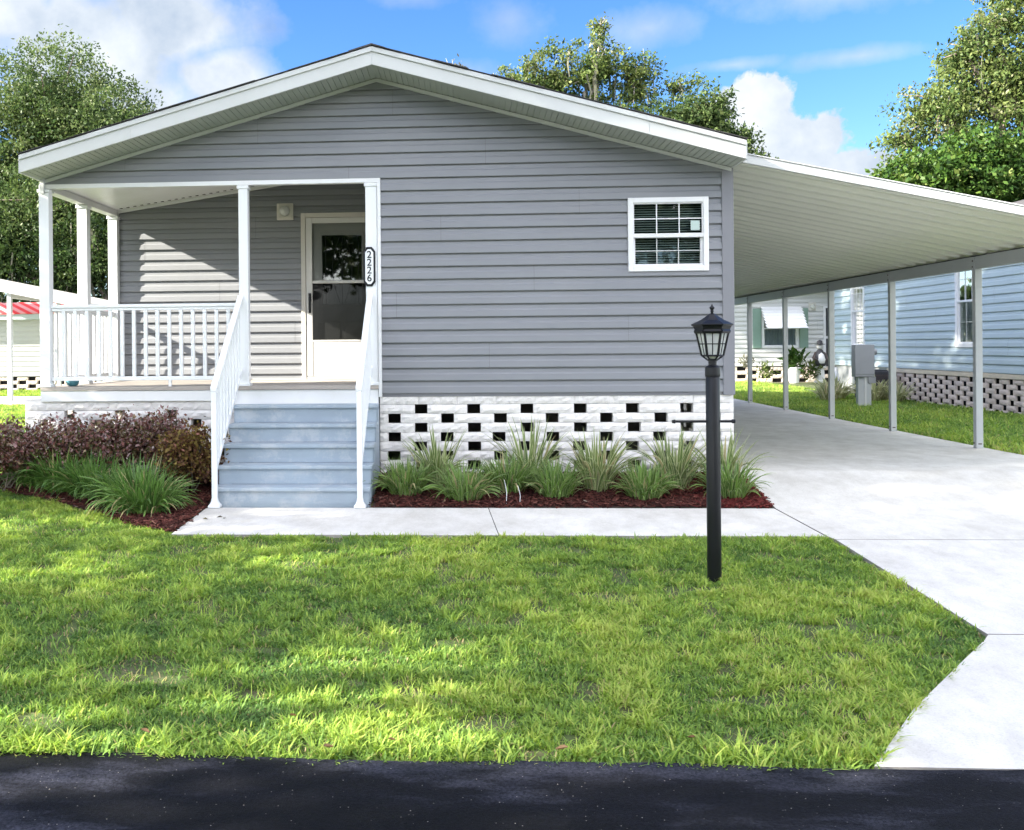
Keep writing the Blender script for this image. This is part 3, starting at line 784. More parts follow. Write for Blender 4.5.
# window --------------------------------------------------------------------
def window(parent, T, x0, x1, z0, z1, fr=.045, cols=3, rows=2, blinds=True, fm=None, depth=.03, sticker=False, simple=False):
    fm = fm or M["white"]
    w = MB(T); d0, d1 = -depth, .05
    w.box(x0, x0 + fr, d0, d1, z0, z1).box(x1 - fr, x1, d0, d1, z0, z1).box(x0 + fr, x1 - fr, d0, d1, z1 - fr, z1).box(x0 + fr, x1 - fr, d0, d1, z0, z0 + fr * 1.1)
    win = w.build("window", fm, parent, 0.004)
    i0, i1, j0, j1 = x0 + fr, x1 - fr, z0 + fr * 1.1, z1 - fr
    zm = (j0 + j1) / 2 - .005
    # upper sash: thin frame near the front; lower sash set back with a broader frame
    s = MB(T); t = .012
    s.box(i0, i0 + t, -.012, .02, zm, j1).box(i1 - t, i1, -.012, .02, zm, j1).box(i0 + t, i1 - t, -.012, .02, j1 - t, j1)
    s.build("upper_sash", fm, win)
    s = MB(T); s.box(i0 - .004, i1 + .004, -.022, .03, zm - .028, zm + .012); s.build("meeting_rail", fm, win, .003)
    s = MB(T); t2 = .024
    s.box(i0, i0 + t2, .012, .045, j0, zm - .028).box(i1 - t2, i1, .012, .045, j0, zm - .028).box(i0 + t2, i1 - t2, .012, .045, j0, j0 + t2 * .8)
    s.build("lower_sash", fm, win)
    g = MB(T); g.add([(i0, .004, zm), (i1, .004, zm), (i1, .004, j1), (i0, .004, j1)], [(0, 1, 2, 3)])
    g.build("pane", M["glass"], win)
    g = MB(T); g.add([(i0, .03, j0), (i1, .03, j0), (i1, .03, zm), (i0, .03, zm)], [(0, 1, 2, 3)])
    g.build("pane", M["glass"], win)
    for (a0, a1, b0, b1, yy, tw) in ((i0 + t, i1 - t, zm + .012, j1 - t, -.004, .011), (i0 + t2, i1 - t2, j0 + t2 * .8, zm - .028, .018, .008)):
        m_ = MB(T)
        for c in range(1, cols):
            xx = a0 + (a1 - a0) * c / cols; m_.box(xx - tw / 2, xx + tw / 2, yy - .004, yy + .004, b0, b1)
        for c in range(1, rows):
            zz = b0 + (b1 - b0) * c / rows; m_.box(a0, a1, yy - .0052, yy + .0052, zz - tw / 2, zz + tw / 2)
        m_.build("muntins", fm if tw > .01 else M["fascia"], win)
    if blinds:
        m_ = MB(T); zz = j0 + .01
        while zz < j1:
            m_.hexa([(i0, .075, zz), (i1, .075, zz), (i1, .092, zz + .010), (i0, .092, zz + .010), (i0, .075, zz + .0012), (i1, .075, zz + .0012), (i1, .092, zz + .0112), (i0, .092, zz + .0112)])
            zz += .024
        m_.build("blinds", M["blind"], win)
    else:
        m_ = MB(T); n = 24
        vs = []
        for i in range(n + 1):
            xx = i0 + (i1 - i0) * i / n; yy = .12 + .02 * math.sin(i * 1.9)
            vs += [(xx, yy, j0), (xx, yy, j1)]
        m_.add(vs, [(2 * i, 2 * i + 2, 2 * i + 3, 2 * i + 1) for i in range(n)])
        m_.build("curtain", M["curtain"], win)
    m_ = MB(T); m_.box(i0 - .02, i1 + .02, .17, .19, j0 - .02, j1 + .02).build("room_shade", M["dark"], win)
    if sticker:
        st = MB(T); st.add([(i1 - .118, .001, zm + .040), (i1 - .030, .001, zm + .040), (i1 - .030, .001, zm + .135), (i1 - .118, .001, zm + .135)], [(0, 1, 2, 3)])
        st.build("sticker", M["sticker"], win, label="pale square sticker in the lower right pane of the upper sash")
    return win
window(house, lambda p: (p[0], HY - .008 + p[1], p[2]), W0, W1, WZ0, WZ1, fr=.050, sticker=True)

# front door with storm door ------------------------------------------------
TD = lambda p: (p[0], BY + p[1], p[2])
mb = MB(TD); f = .055
mb.box(DX0, DX0 + f, -.035, .06, DZ0, DZ1).box(DX1 - f, DX1, -.035, .06, DZ0, DZ1).box(DX0 + f, DX1 - f, -.035, .06, DZ1 - f, DZ1)
dfr = mb.build("door_frame", M["beige"], house, .005)
MB(TD).box(DX0 + f, DX1 - f, -.03, .08, DZ0, DZ0 + .035).build("threshold", M["alu"], dfr, .003)
a0, a1, c0, c1 = DX0 + f + .004, DX1 - f - .004, DZ0 + .04, DZ1 - f - .004
mb = MB(TD); st = .075
# storm door: stiles, top rail, mid rail, kick panel
mb.box(a0, a0 + st, -.030, -.004, c0, c1).box(a1 - st, a1, -.030, -.004, c0, c1)
mb.box(a0 + st, a1 - st, -.030, -.004, c1 - .065, c1)
zmid = 2.035; zk = 1.335
mb.box(a0 + st, a1 - st, -.032, -.006, zmid - .018, zmid + .018)
sd = mb.build("storm_door", M["door"], house, .004)
mb = MB(TD); mb.box(a0 + st, a1 - st, -.026, -.006, c0, zk); mb.box(a0 + st + .05, a1 - st - .05, -.031, -.026, c0 + .06, zk - .07); mb.box(a0 + st, a1 - st, -.032, -.026, zk - .02, zk)
mb.build("kick_panel", M["door"], sd, .004)
MB(TD).add([(a0 + st, -.016, zmid + .018), (a1 - st, -.016, zmid + .018), (a1 - st, -.016, c1 - .065), (a0 + st, -.016, c1 - .065)], [(0, 1, 2, 3)]).build("upper_glass", M["glass_door"], sd)
MB(TD).add([(a0 + st, -.016, zk), (a1 - st, -.016, zk), (a1 - st, -.016, zmid - .018), (a0 + st, -.016, zmid - .018)], [(0, 1, 2, 3)]).build("lower_screen", M["glass_dark"], sd)
MB(TD).box(a0 + .030, a0 + .058, -.060, -.034, 1.66, 1.86).box(a0 + .026, a0 + .062, -.040, -.0305, 1.80, 1.90).build("handle", M["black"], sd, .006)
# inner door
mb = MB(TD)
l0, l1, m0, m1 = a0 + .19, a1 - .19, 1.77, 2.60
mb.box(a0 - .003, l0, .022, .056, c0 - .01, c1 + .003).box(l1, a1 + .003, .022, .056, c0 - .01, c1 + .003).box(l0, l1, .022, .056, c0 - .01, m0).box(l0, l1, .022, .056, m1, c1 + .003)
idr = mb.build("inner_door", M["door"], house)
mb = MB(TD); f2 = .03
mb.box(l0 - f2, l0, .004, .0215, m0 - f2, m1 + f2).box(l1, l1 + f2, .004, .0215, m0 - f2, m1 + f2).box(l0, l1, .004, .0215, m1, m1 + f2).box(l0, l1, .004, .0215, m0 - f2, m0)
mb.build("glass_surround", M["door"], idr, .004)
for (p, q) in ((l0 - .05, (l0 + l1) / 2 - .03), ((l0 + l1) / 2 + .03, l1 + .05)):
    mb = MB(TD); mb.box(p, q, .014, .0215, 1.02, 1.55); mb.build("raised_panel", M["door"], idr, .005)
MB(TD).add([(l0, .035, m0), (l1, .035, m0), (l1, .035, m1), (l0, .035, m1)], [(0, 1, 2, 3)]).build("door_glass", M["glass_in"], idr)
mb = MB(TD)   # leaded pattern: slender curved came lines
cx = (l0 + l1) / 2; czm = (m0 + m1) / 2
for sgn in (-1, 1):
    mb.tube([(cx + sgn * (.03 + .09 * math.sin(math.pi * t / 14)) , .028, m0 + .02 + (m1 - m0 - .04) * t / 14) for t in range(15)], .0035, 5)
mb.tube([(cx, .028, m0 + .01), (cx, .028, m1 - .01)], .003, 5)
mb.box(l0 + .04, l0 + .045, .026, .031, m0 + .01, m1 - .01).box(l1 - .045, l1 - .04, .026, .031, m0 + .01, m1 - .01)
mb.build("leaded_pattern", M["dark_grey"], idr)
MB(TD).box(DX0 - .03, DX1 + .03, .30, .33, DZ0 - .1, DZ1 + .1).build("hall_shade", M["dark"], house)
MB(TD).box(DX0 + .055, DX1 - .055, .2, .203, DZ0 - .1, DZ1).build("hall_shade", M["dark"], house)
# porch light
mb = MB(TD); mb.box(-2.255, -2.055, -.040, -.012, 2.79, 2.99); lamp = mb.build("porch_light", M["gold"], house, .006)
mb = MB(TD); mb.box(-2.238, -2.215, -.052, -.0405, 2.806, 2.974).box(-2.095, -2.072, -.052, -.0405, 2.806, 2.974).box(-2.215, -2.095, -.052, -.0405, 2.952, 2.974).box(-2.215, -2.095, -.052, -.0405, 2.806, 2.828)
mb.build("lamp_frame", M["gold"], lamp, .003)
mb = MB(); mb.tube([(-2.155, BY - .041, 2.895), (-2.155, BY - .07, 2.895), (-2.155, BY - .105, 2.892), (-2.155, BY - .12, 2.89)], [.06, .062, .045, .015], 20)
mb.build("lamp_globe", M["seeded"], lamp, smooth=True)

# porch railings ------------------------------------------------------------
def rail_run(T, x0, x1, zt, zb, zlow=None):
    r = MB(T); r.box(x0, x1, -.028, .028, zt - .035, zt)
    rl = r.build("porch_railing", M["rail"], house, .007)
    MB(T).box(x0, x1, -.018, .018, zt - .062, zt - .036).build("sub_rail", M["rail"], rl, .003)
    MB(T).box(x0, x1, -.018, .018, zb, zb + .042).build("bottom_rail", M["rail"], rl, .004)
    n = int(round((x1 - x0) / .119))
    for i in range(1, n):
        xx = x0 + (x1 - x0) * i / n
        MB(T).box(xx - .018, xx + .018, -.0165, .0165, zb + .0425, zt - .0625).build("baluster", M["rail"], rl, .003)
    xm = (x0 + x1) / 2 + .25
    MB(T).box(xm - .014, xm + .014, -.014, .014, DZ + .001, zb - .001).build("foot_block", M["rail"], rl)
rail_run(lambda p: (p[0], HY + .04 + p[1], p[2]), -4.238, -2.277, 1.705, .925)
rail_run(lambda p: (-4.265 + p[1], p[0], p[2]), HY + .087, 10.928, 1.70, .925)
rail_run(lambda p: (-4.265 + p[1], p[0], p[2]), 11.037, 11.898, 1.70, .925)

# steps ----------------------------------------------------------------------
st_ = empty("porch_steps", (-1.58, 9.4, -.19), "pale blue-grey painted wooden steps with white railings leading up to the porch", "steps")
SX0, SX1 = -2.30, -0.862
tz = [.682, .508, .334, .160, -.014]; ty = [9.775, 9.56, 9.345, 9.13, 8.915]
prevy = HY - .012; 
for i, (z, y) in enumerate(zip(tz, ty)):
    back = HY - .014 if i == 0 else ty[i - 1] + .028
    MB().box(SX0, SX1, y, back - .002, z - .036, z).build("tread", M["step"], st_, .006)
for i in range(5):
    y = ty[i] + .026; z1 = tz[i] - .037; z0 = tz[i + 1] + .001 if i < 4 else gz(8.93) - .03
    MB().box(SX0 + .012, SX1 - .012, y, y + .022, z0, z1).build("riser", M["step"], st_, .002)
for xs in ((SX0 + .001, SX0 + .011), (SX1 - .011, SX1 - .001)):
    # stringer: stepped side board
    pts = [(HY - .016, -.02), (HY - .016, tz[0] - .04)]
    for i in range(5):
        pts += [(ty[i] + .05, tz[i] - .038)]
        pts += [(ty[i] + .05, (tz[i + 1] if i < 4 else gz(8.96)) - .038)]
    mb = MB(); mb.prism(pts, xs[0], xs[1], "x"); mb.build("stringer", M["step"], st_)
def stair_rail(x, ztop, name):
    yA, yB = HY - .022, 8.87
    zA, zB = ztop, .895
    def hz(y): return zB + (zA - zB) * (y - yB) / (yA - yB)
    gB = gz(8.88) + .004
    r = MB()
    r.hexa([(x - .03, yB - .025, hz(yB) - .04), (x + .03, yB - .025, hz(yB) - .04), (x + .03, yA, hz(yA) - .04), (x - .03, yA, hz(yA) - .04),
            (x - .03, yB - .025, hz(yB)), (x + .03, yB - .025, hz(yB)), (x + .03, yA, hz(yA)), (x - .03, yA, hz(yA))])
    rl = r.build("handrail", M["rail"], st_, .008)
    nw = MB().box(x - .024, x + .024, yB - .024, yB + .024, gB + .001, hz(yB) - .041).build("newel_post", M["rail"], rl, .005)
    mb = MB(); mb.lathe(x, yB, [(.075, gB + .0005), (.073, gB + .02), (.055, gB + .035), (.042, gB + .055), (.034, gB + .09)], 4, math.pi / 4); mb.build("flared_foot", M["rail"], nw, .004)
    lo = lambda y: hz(y) - .78 if y > yB + .14 else hz(y) - .78
    r = MB(); y0 = yB + .024
    r.hexa([(x - .016, y0, lo(y0)), (x + .016, y0, lo(y0)), (x + .016, yA, lo(yA)), (x - .016, yA, lo(yA)), (x - .016, y0, lo(y0) + .045), (x + .016, y0, lo(y0) + .045), (x + .016, yA, lo(yA) + .045), (x - .016, yA, lo(yA) + .045)])
    r.build("bottom_rail", M["rail"], rl, .003)
    n = 9
    for i in range(1, n):
        y = yB + (yA - yB) * i / n
        MB().box(x - .0155, x + .0155, y - .0155, y + .0155, lo(y) + .03, hz(y) - .035).build("baluster", M["rail"], rl, .002)
stair_rail(-2.258, 1.785, "L")
stair_rail(-0.945, 1.795, "R")

# house number plaque --------------------------------------------------------
pq = empty("house_number_plaque", (-.932, HY - .03, 1.86), "elongated white house number plaque with black border reading 2226 on porch corner post", "sign")
def plaque_poly(w, h, c, cx, cz):
    # clipped, slightly notched corners
    return [(cx - w + c, cz - h), (cx + w - c, cz - h), (cx + w, cz - h + c * 1.3), (cx + w, cz + h - c * 1.3), (cx + w - c, cz + h), (cx - w + c, cz + h), (cx - w, cz + h - c * 1.3), (cx - w, cz - h + c * 1.3)]
cx, cz = -.948, 2.050
MB().prism(plaque_poly(.060, .197, .034, cx, cz), HY - .036, HY - .0205, "y").build("border", M["black"], pq, .002)
MB().prism(plaque_poly(.041, .174, .025, cx, cz), HY - .0395, HY - .0362, "y").build("face", M["rail"], pq)
dark_ink = M["black"]
for i, ch in enumerate("2226"):
    cu = bpy.data.curves.new("digit", "FONT"); cu.body = ch; cu.size = .100; cu.align_x = "CENTER"; cu.align_y = "CENTER"; cu.extrude = .0012; cu.offset = .0010
    tmp = bpy.data.objects.new("digit_tmp", cu); col.objects.link(tmp)
    bpy.context.view_layer.update()
    me = bpy.data.meshes.new_from_object(tmp.evaluated_get(bpy.context.evaluated_depsgraph_get()))
    bpy.data.objects.remove(tmp)
    zz = cz + .117 - i * .078
    me.transform(Matrix.Translation((cx, HY - .0412, zz)) @ Matrix.Rotation(math.radians(90), 4, "X"))
    me.materials.clear(); me.materials.append(dark_ink)
    o = bpy.data.objects.new("digit", me); col.objects.link(o); setparent(o, pq)

# ------------------------------------------------------------------ carport
cp = empty("carport", (6.1, 10, 0), "white aluminium lean-to carport with ribbed roof pans on slim posts over the driveway", "carport")
CX0, CX1, CY0, CY1 = 2.64, 6.33, 9.86, 23.2
ZU0, ZU1 = 3.020, 2.232     # underside at house and at outer edge
zu = lambda x: ZU0 + (ZU1 - ZU0) * (x - CX0) / (CX1 - CX0)
mb = MB(); pitch = .305; y = CY0 + .03; 
prof = []
while y < CY1 - .32:
    prof += [(y, .068), (y + .085, .068), (y + .110, .004), (y + .150, -.004), (y + .190, .004), (y + .215, .068), (y + .290, .068), (y + .292, .020), (y + .300, .020)]
    y += pitch
vs = []
for (yy, dz) in prof: vs += [(CX0, yy, zu(CX0) + dz), (CX1 - .02, yy, zu(CX1 - .02) + dz)]
mb.add(vs, [(2 * i, 2 * i + 1, 2 * i + 3, 2 * i + 2) for i in range(len(prof) - 1)])
# upper skin
mb.add([(CX0, CY0 + .02, zu(CX0) + .078), (CX1, CY0 + .02, zu(CX1) + .078), (CX1, CY1, zu(CX1) + .078), (CX0, CY1, zu(CX0) + .078)], [(0, 1, 2, 3)])
crf = mb.build("carport_roof", M["pan"], cp)
def strip(y0, y1, d0, d1, name, mat, x0=CX0, x1=CX1):
    return MB().hexa([(x0, y0, zu(x0) + d0), (x1, y0, zu(x1) + d0), (x1, y1, zu(x1) + d0), (x0, y1, zu(x0) + d0), (x0, y0, zu(x0) + d1), (x1, y0, zu(x1) + d1), (x1, y1, zu(x1) + d1), (x0, y1, zu(x0) + d1)]).build(name, mat, crf, .003)
strip(CY0 - .01, CY0 + .028, -.012, .070, "front_fascia", M["fascia"])
strip(CY0 - .022, CY0 + .03, .0705, .082, "front_lip", M["fascia"])
strip(CY1 - .01, CY1 + .02, -.012, .082, "rear_fascia", M["fascia"])
MB().box(CX1 - .02, CX1 + .10, CY0, CY1, ZU1 - .02, ZU1 + .10).build("gutter", M["fascia"], crf, .004)
MB().box(6.09, 6.165, CY0 + .03, CY1 - .02, 2.112, 2.262).build("beam", M["alu"], cp, .003)
MB().box(6.084, 6.170, CY0 + .03, CY1 - .02, 2.2625, 2.272).build("beam_flange", M["dark_grey"], cp)
for y in (12.4, 14.8, 17.2, 19.6, 22.0):
    p = MB().box(6.085, 6.165, y - .038, y + .038, gz(y) + .004, 2.111).build("carport_post", M["alu"], cp, .004)
    mb = MB(); mb.box(6.110, 6.140, y - .045, y + .045, 2.10, 2.25).box(6.078, 6.0895, y - .03, y + .03, 2.10, 2.25); mb.build("bracket", M["alu"], p)
    mb = MB()
    for zz in (2.14, 2.21, 0.03): mb.tube([(6.070, y, zz), (6.079, y, zz)], .009, 8); 
    mb.tube([(6.10, y - .052, 2.14), (6.10, y - .038, 2.14)], .008, 8); mb.tube([(6.10, y - .052, 2.21), (6.10, y - .038, 2.21)], .008, 8); mb.box(6.105, 6.145, y - .042, y - .0385, .015, .030)
    mb.build("bolts", M["rust"], p)

# ------------------------------------------------------------------ lamp post
LX, LY = 1.600, 6.60; LG = gz(LY) - .02
lp = empty("lamp_post", (LX, LY, LG), "black lamp post with glass lantern and short crossbar standing in the front lawn", "lamp post")
mb = MB(); mb.lathe(LX, LY, [(.045, LG - .1), (.045, 1.035)], 20); mb.build("pole", M["black"], lp, .004, True)
for p in lp.children: 
    for pl in p.data.polygons: pl.use_smooth = len(pl.vertices) == 4
mb = MB(); mb.lathe(LX, LY, [(.0475, 1.0355), (.0485, 1.05), (.047, 1.095), (.036, 1.105), (.026, 1.11), (.026, 1.135), (.034, 1.138), (.034, 1.150)], 20); mb.build("collar", M["black"], lp)
mb = MB(); mb.tube([(LX - .262, LY, .745), (LX - .262 + .02, LY, .745), (LX - .24, LY, .745), (LX + .118, LY, .745), (LX + .12, LY, .745), (LX + .14, LY, .745)], [.010, .014, .0085, .0085, .014, .012], 10)
mb.build("crossbar", M["black"], lp, smooth=False)
lan = empty("lantern_head", (LX, LY, 1.15)); lan.parent = None
bpy.data.objects.remove(lan)
# lantern: hexagonal cage (frame is the part; glass panes and roof its pieces)
n6 = 6; ro = math.pi / 6 * 0 + math.pi / 3 / 2 + math.pi / 2 + math.pi / 6
def hexpt(r, z, k):
    t = math.pi / 3 * k - 0.22
    return (LX + r * math.cos(t), LY + r * math.sin(t), z)
mb = MB()
zb_, zt_ = 1.172, 1.335; rb_, rt_ = .066, .102
for k in range(6):
    mb.tube([hexpt(rb_, zb_, k), hexpt(rt_, zt_, k)], .0085, 6)
    for (r_, z_, w_) in ((rb_, zb_, .007), (rt_, zt_ - .006, .016), ((rb_ + rt_) / 2 - .003, (zb_ + zt_) / 2 - .006, .0036)):
        mb.tube([hexpt(r_, z_, k), hexpt(r_, z_, k + 1)], w_, 6)
    a1_ = Vector(hexpt(rb_, zb_, k)); a2_ = Vector(hexpt(rb_, zb_, k + 1)); b1_ = Vector(hexpt(rt_, zt_, k)); b2_ = Vector(hexpt(rt_, zt_, k + 1))
    mb.tube([tuple((a1_ + a2_) / 2), tuple((b1_ + b2_) / 2)], .0032, 6)
    mb.tube([hexpt(rb_, zb_, k), hexpt(.034, 1.146, k)], .0055, 6)
cage = mb.build("lantern_cage", M["black"], lp)
for k in range(6):
    g = .985
    mb = MB(); mb.add([hexpt(rb_ * g, zb_, k), hexpt(rb_ * g, zb_, k + 1), hexpt(rt_ * g, zt_, k + 1), hexpt(rt_ * g, zt_, k)], [(0, 1, 2, 3)]); mb.build("glass_pane", M["seeded"], cage)
mb = MB(); mb.lathe(LX, LY, [(.030, 1.1505), (.034, 1.156), (.052, 1.168)], 12); mb.build("lower_glass", M["seeded"], cage, smooth=True)
mb = MB(); mb.lathe(LX, LY, [(.108, 1.336), (.112, 1.345), (.120, 1.362), (.131, 1.368), (.133, 1.374), (.112, 1.385), (.075, 1.402), (.045, 1.422), (.022, 1.440), (.012, 1.444)], 6, -.22); mb.build("lantern_roof", M["black"], cage, .002)
mb = MB(); mb.lathe(LX, LY, [(.010, 1.4445), (.008, 1.455), (.014, 1.460), (.008, 1.465), (.009, 1.468), (.0165, 1.478), (.0165, 1.485), (.008, 1.492), (.006, 1.498), (.002, 1.506)], 14); mb.build("finial", M["black"], cage, smooth=True)
mb = MB(); mb.lathe(LX, LY, [(.018, 1.16), (.018, 1.20), (.026, 1.22), (.028, 1.25), (.02, 1.28), (.005, 1.29)], 14); mb.build("bulb", M["rail"], cage, smooth=True)

# ------------------------------------------------------------------ strap-leaved plants
def clump(name, x, y, n, L, spread, w, mat, label, group, seed, upright=.5, kind=None):
    r = np.random.default_rng(seed); z = gz(y) - .01
    root = empty(name, (x, y, z), label, "plant", group)
    ang = r.uniform(0, 2 * np.pi, n); rad = r.random(n) ** .6 * spread * .28
    P = np.stack([x + rad * np.cos(ang), y + rad * np.sin(ang), np.full(n, z)], 1)
    a2 = ang + r.normal(0, .5, n)
    d = np.stack([np.cos(a2), np.sin(a2), np.zeros(n)], 1); s = np.stack([-np.sin(a2), np.cos(a2), np.zeros(n)], 1)
    Ln = L * (.55 + .5 * r.random(n)); tilt = r.beta(1.6, 1.8, n) * (1.35 - upright)
    S = 8; t = np.linspace(0, 1, S + 1); V = []; A = []
    pos = P.copy(); dirz = np.cos(tilt * .55); 
    W = w * (.7 + .6 * r.random(n))
    tw = r.normal(0, .5, n)
    for i, ti in enumerate(t):
        th = tilt * (.45 + 1.0 * ti + (1.15 - .6 * upright) * ti * ti)     # angle from vertical grows along the blade
        th = np.minimum(th, 2.5)
        if i: pos = pos + (d * np.sin(th)[:, None] + np.array([0, 0, 1.]) * np.cos(th)[:, None]) * (Ln / S)[:, None]
        prof_ = (.55 + 1.1 * ti if ti < .4 else 1.0 * (1 - ((ti - .4) / .6) ** 2.2)) ; prof_ = max(prof_, .04)
        side = s * np.cos(tw * ti)[:, None] + np.array([0, 0, 1.]) * np.sin(tw * ti)[:, None]
        nrm = (d * np.cos(th)[:, None] - np.array([0, 0, 1.]) * np.sin(th)[:, None])
        hw = (W * prof_ * .5)[:, None]
        V += [pos - side * hw - nrm * hw * .0 , pos - side * hw * .35 + nrm * hw * .35, pos + side * hw * .35 + nrm * hw * .35, pos + side * hw]
        A += [np.ones(n), np.full(n, .35), np.full(n, .35), np.ones(n)]
    V = np.stack(V, 1).reshape(-1, 3); A = np.stack(A, 1).reshape(-1)
    V[:, 2] = np.maximum(V[:, 2], np.interp(V[:, 1], GY, GZ) + .006)
    k = 4 * (S + 1); base = (np.arange(n) * k)[:, None]; F = []
    for i in range(S):
        for c in range(3): F.append(base + np.array([4 * i + c, 4 * i + c + 1, 4 * i + c + 5, 4 * i + c + 4]))
    F = np.concatenate(F); tone = np.clip(r.beta(2, 2, n) , 0, .93); tone[r.random(n) < .07] = 1
    quads_obj("foliage", V, F, np.tile(tone, S * 3), mat, root, acr=A, smooth=True)
    return root
GF = "strap-leaved plants in the bed below the lattice block wall"
front = [(-.56, 9.30, 230, .42, "dark green grassy clump nearest the steps, low in the right bed"),
         (-.02, 9.12, 150, .38, "small green arching clump in front of the first tall striped plant"),
         (.40, 9.38, 190, .40, "dense green clump in front of the gap between the first two tall plants"),
         (.82, 9.22, 200, .40, "rounded green clump right of the two thin white stakes"),
         (1.62, 9.18, 190, .40, "bright green leafy clump left of the lamp post, at the front of the bed"),
         (2.36, 9.20, 170, .40, "low green and white clump at the driveway end of the bed")]
for i, (x, y, n, L, lb) in enumerate(front):
    clump("lily_clump", x, y, int(n * 1.55 * (.8 + .4 * ((i * 7) % 5) / 4)), L * (.93 + .16 * ((i * 3) % 4) / 3), .52, .019, M["strap_green"], lb, GF, 100 + i, upright=.30)
back = [(-.28, 9.62, 62, .72, "tall striped plant with upright leaves nearest the steps, behind low clumps"),
        (.60, 9.62, 60, .72, "tall striped plant against the wall near the second pair of low clumps"),
        (1.22, 9.42, 120, .66, "wide cream-striped plant arching over the mulch in the middle right of the bed"),
        (1.96, 9.52, 85, .72, "tall yellow-striped plant directly left of the lamp post"),
        (2.42, 9.62, 65, .60, "striped plant behind the lamp post at the house corner")]
for i, (x, y, n, L, lb) in enumerate(back):
    clump("flax_lily", x, y, int(n * 1.2), L * (.84 + .14 * ((i * 2) % 3) / 2), .42, .027, M["strap_var"], lb, GF, 150 + i, upright=.5)
# left bed: merged border of grassy clumps
GL = "grassy clumps bordering the bed left of the steps"
lefts = [(-4.22, 9.62, "leftmost low grassy clump under the end purple shrub"),
         (-3.86, 9.42, "grassy clump second from the left end of the porch bed"),
         (-3.52, 9.22, "grassy clump third from the left end of the porch bed"),
         (-3.20, 9.02, "grassy clump third from the steps in the porch bed"),
         (-2.96, 8.80, "grassy clump second from the steps in the porch bed"),
         (-2.80, 8.60, "grassy clump nearest the walkway in the porch bed")]
for i, (x, y, lb) in enumerate(lefts):
    clump("lily_turf_clump", x, y, 330 + 60 * (i % 3), .42 + .05 * ((i * 2) % 3), .62, .019, M["strap_dark"], lb, GL, 200 + i, upright=.12)

# purple shrubs
def shrub(name, x, y, rx, ry, h, n, mat, label, group, seed, size=.034):
    r = np.random.default_rng(seed); z = gz(y)
    root = empty(name, (x, y, z), label, "shrub", group); h *= .92
    ns = 46; tips = []
    for i in range(ns):
        a = r.uniform(0, 2 * np.pi); q = r.random() ** .5; 
        tips.append((x + rx * q * np.cos(a), y + ry * q * np.sin(a), z + h * (.35 + .62 * r.random() * (1.05 - .5 * q * q))))
    tips = np.array(tips)
    for i in range(9):
        t = tips[i]; m_ = MB(); m_.tube([(x + .04 * math.sin(i * 3), y + .04 * math.cos(i * 5), z - .01), tuple((np.array([x, y, z]) + t) / 2 + r.normal(0, .03, 3)), tuple(t)], [.008, .005, .002], 5)
        m_.build("branch", M["bark"], root)
    c = tips[r.integers(0, ns, n)]
    P = c + r.normal(0, 1, (n, 3)) * np.array([.062, .062, .055])
    P = P + (np.array([x, y, z + h * .2]) - P) * (r.random((n, 1)) ** 3) * .55
    P[:, 2] = np.maximum(P[:, 2], z + .05)
    tone = np.clip(r.beta(2, 2.3, n) + .05 + .35 * r.normal(0, .35, n) + .25 * (P[:, 2] - z - h * .6) / h, 0, 1)  # tone rises with height: sunlit highlights on the tops put into leaf colour
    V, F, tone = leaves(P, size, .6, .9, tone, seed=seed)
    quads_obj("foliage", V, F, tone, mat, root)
GS = "purple-leaved shrubs along the porch"
shrub("fringe_shrub", -4.44, 9.42, .34, .30, .72, 9000, M["purple"], "dark purple shrub at the far left end of the bed, standing forward of the others", GS, 1)
shrub("fringe_shrub", -3.92, 9.60, .34, .26, .74, 9000, M["purple"], "purple shrub below the left part of the porch railing, second from the left", GS, 2)
shrub("fringe_shrub", -3.40, 9.62, .34, .26, .78, 9000, M["purple"], "purple shrub with pale pinkish leaves in the middle of the row", GS, 3)
shrub("fringe_shrub", -2.98, 9.60, .26, .26, .80, 7000, M["purple"], "purple shrub just left of the bronze one", GS, 4)
shrub("fringe_shrub", -2.60, 9.30, .27, .32, .74, 9500, M["orangey"], "bronze and green tinged shrub beside the left stair railing", GS, 5)

# small white stakes in the mulch
for (x, y, h, lb) in ((.355, 8.98, .22, "left of two thin white stakes stuck in the mulch"), (.475, 8.98, .17, "right of two thin white stakes stuck in the mulch")):
    o = MB().tube([(x, y, gz(y) - .02), (x + .006, y + .01, gz(y) + h * .5), (x - .014, y + .03, gz(y) + h)], [.0032, .003, .002], 6).build("garden_stake", M["white"])
    tag(o, lb, "stake", "white stakes in the mulch")

# pot on the porch
mb = MB(); mb.lathe(-4.10, HY + .22, [(.03, DZ + .001), (.055, DZ + .015), (.07, DZ + .05), (.06, DZ + .085), (.045, DZ + .095), (.04, DZ + .085), (.02, DZ + .07)], 18)
tag(mb.build("small_pot", M["teal"], smooth=True), "small round teal pot on the porch floor behind the railing", "pot")

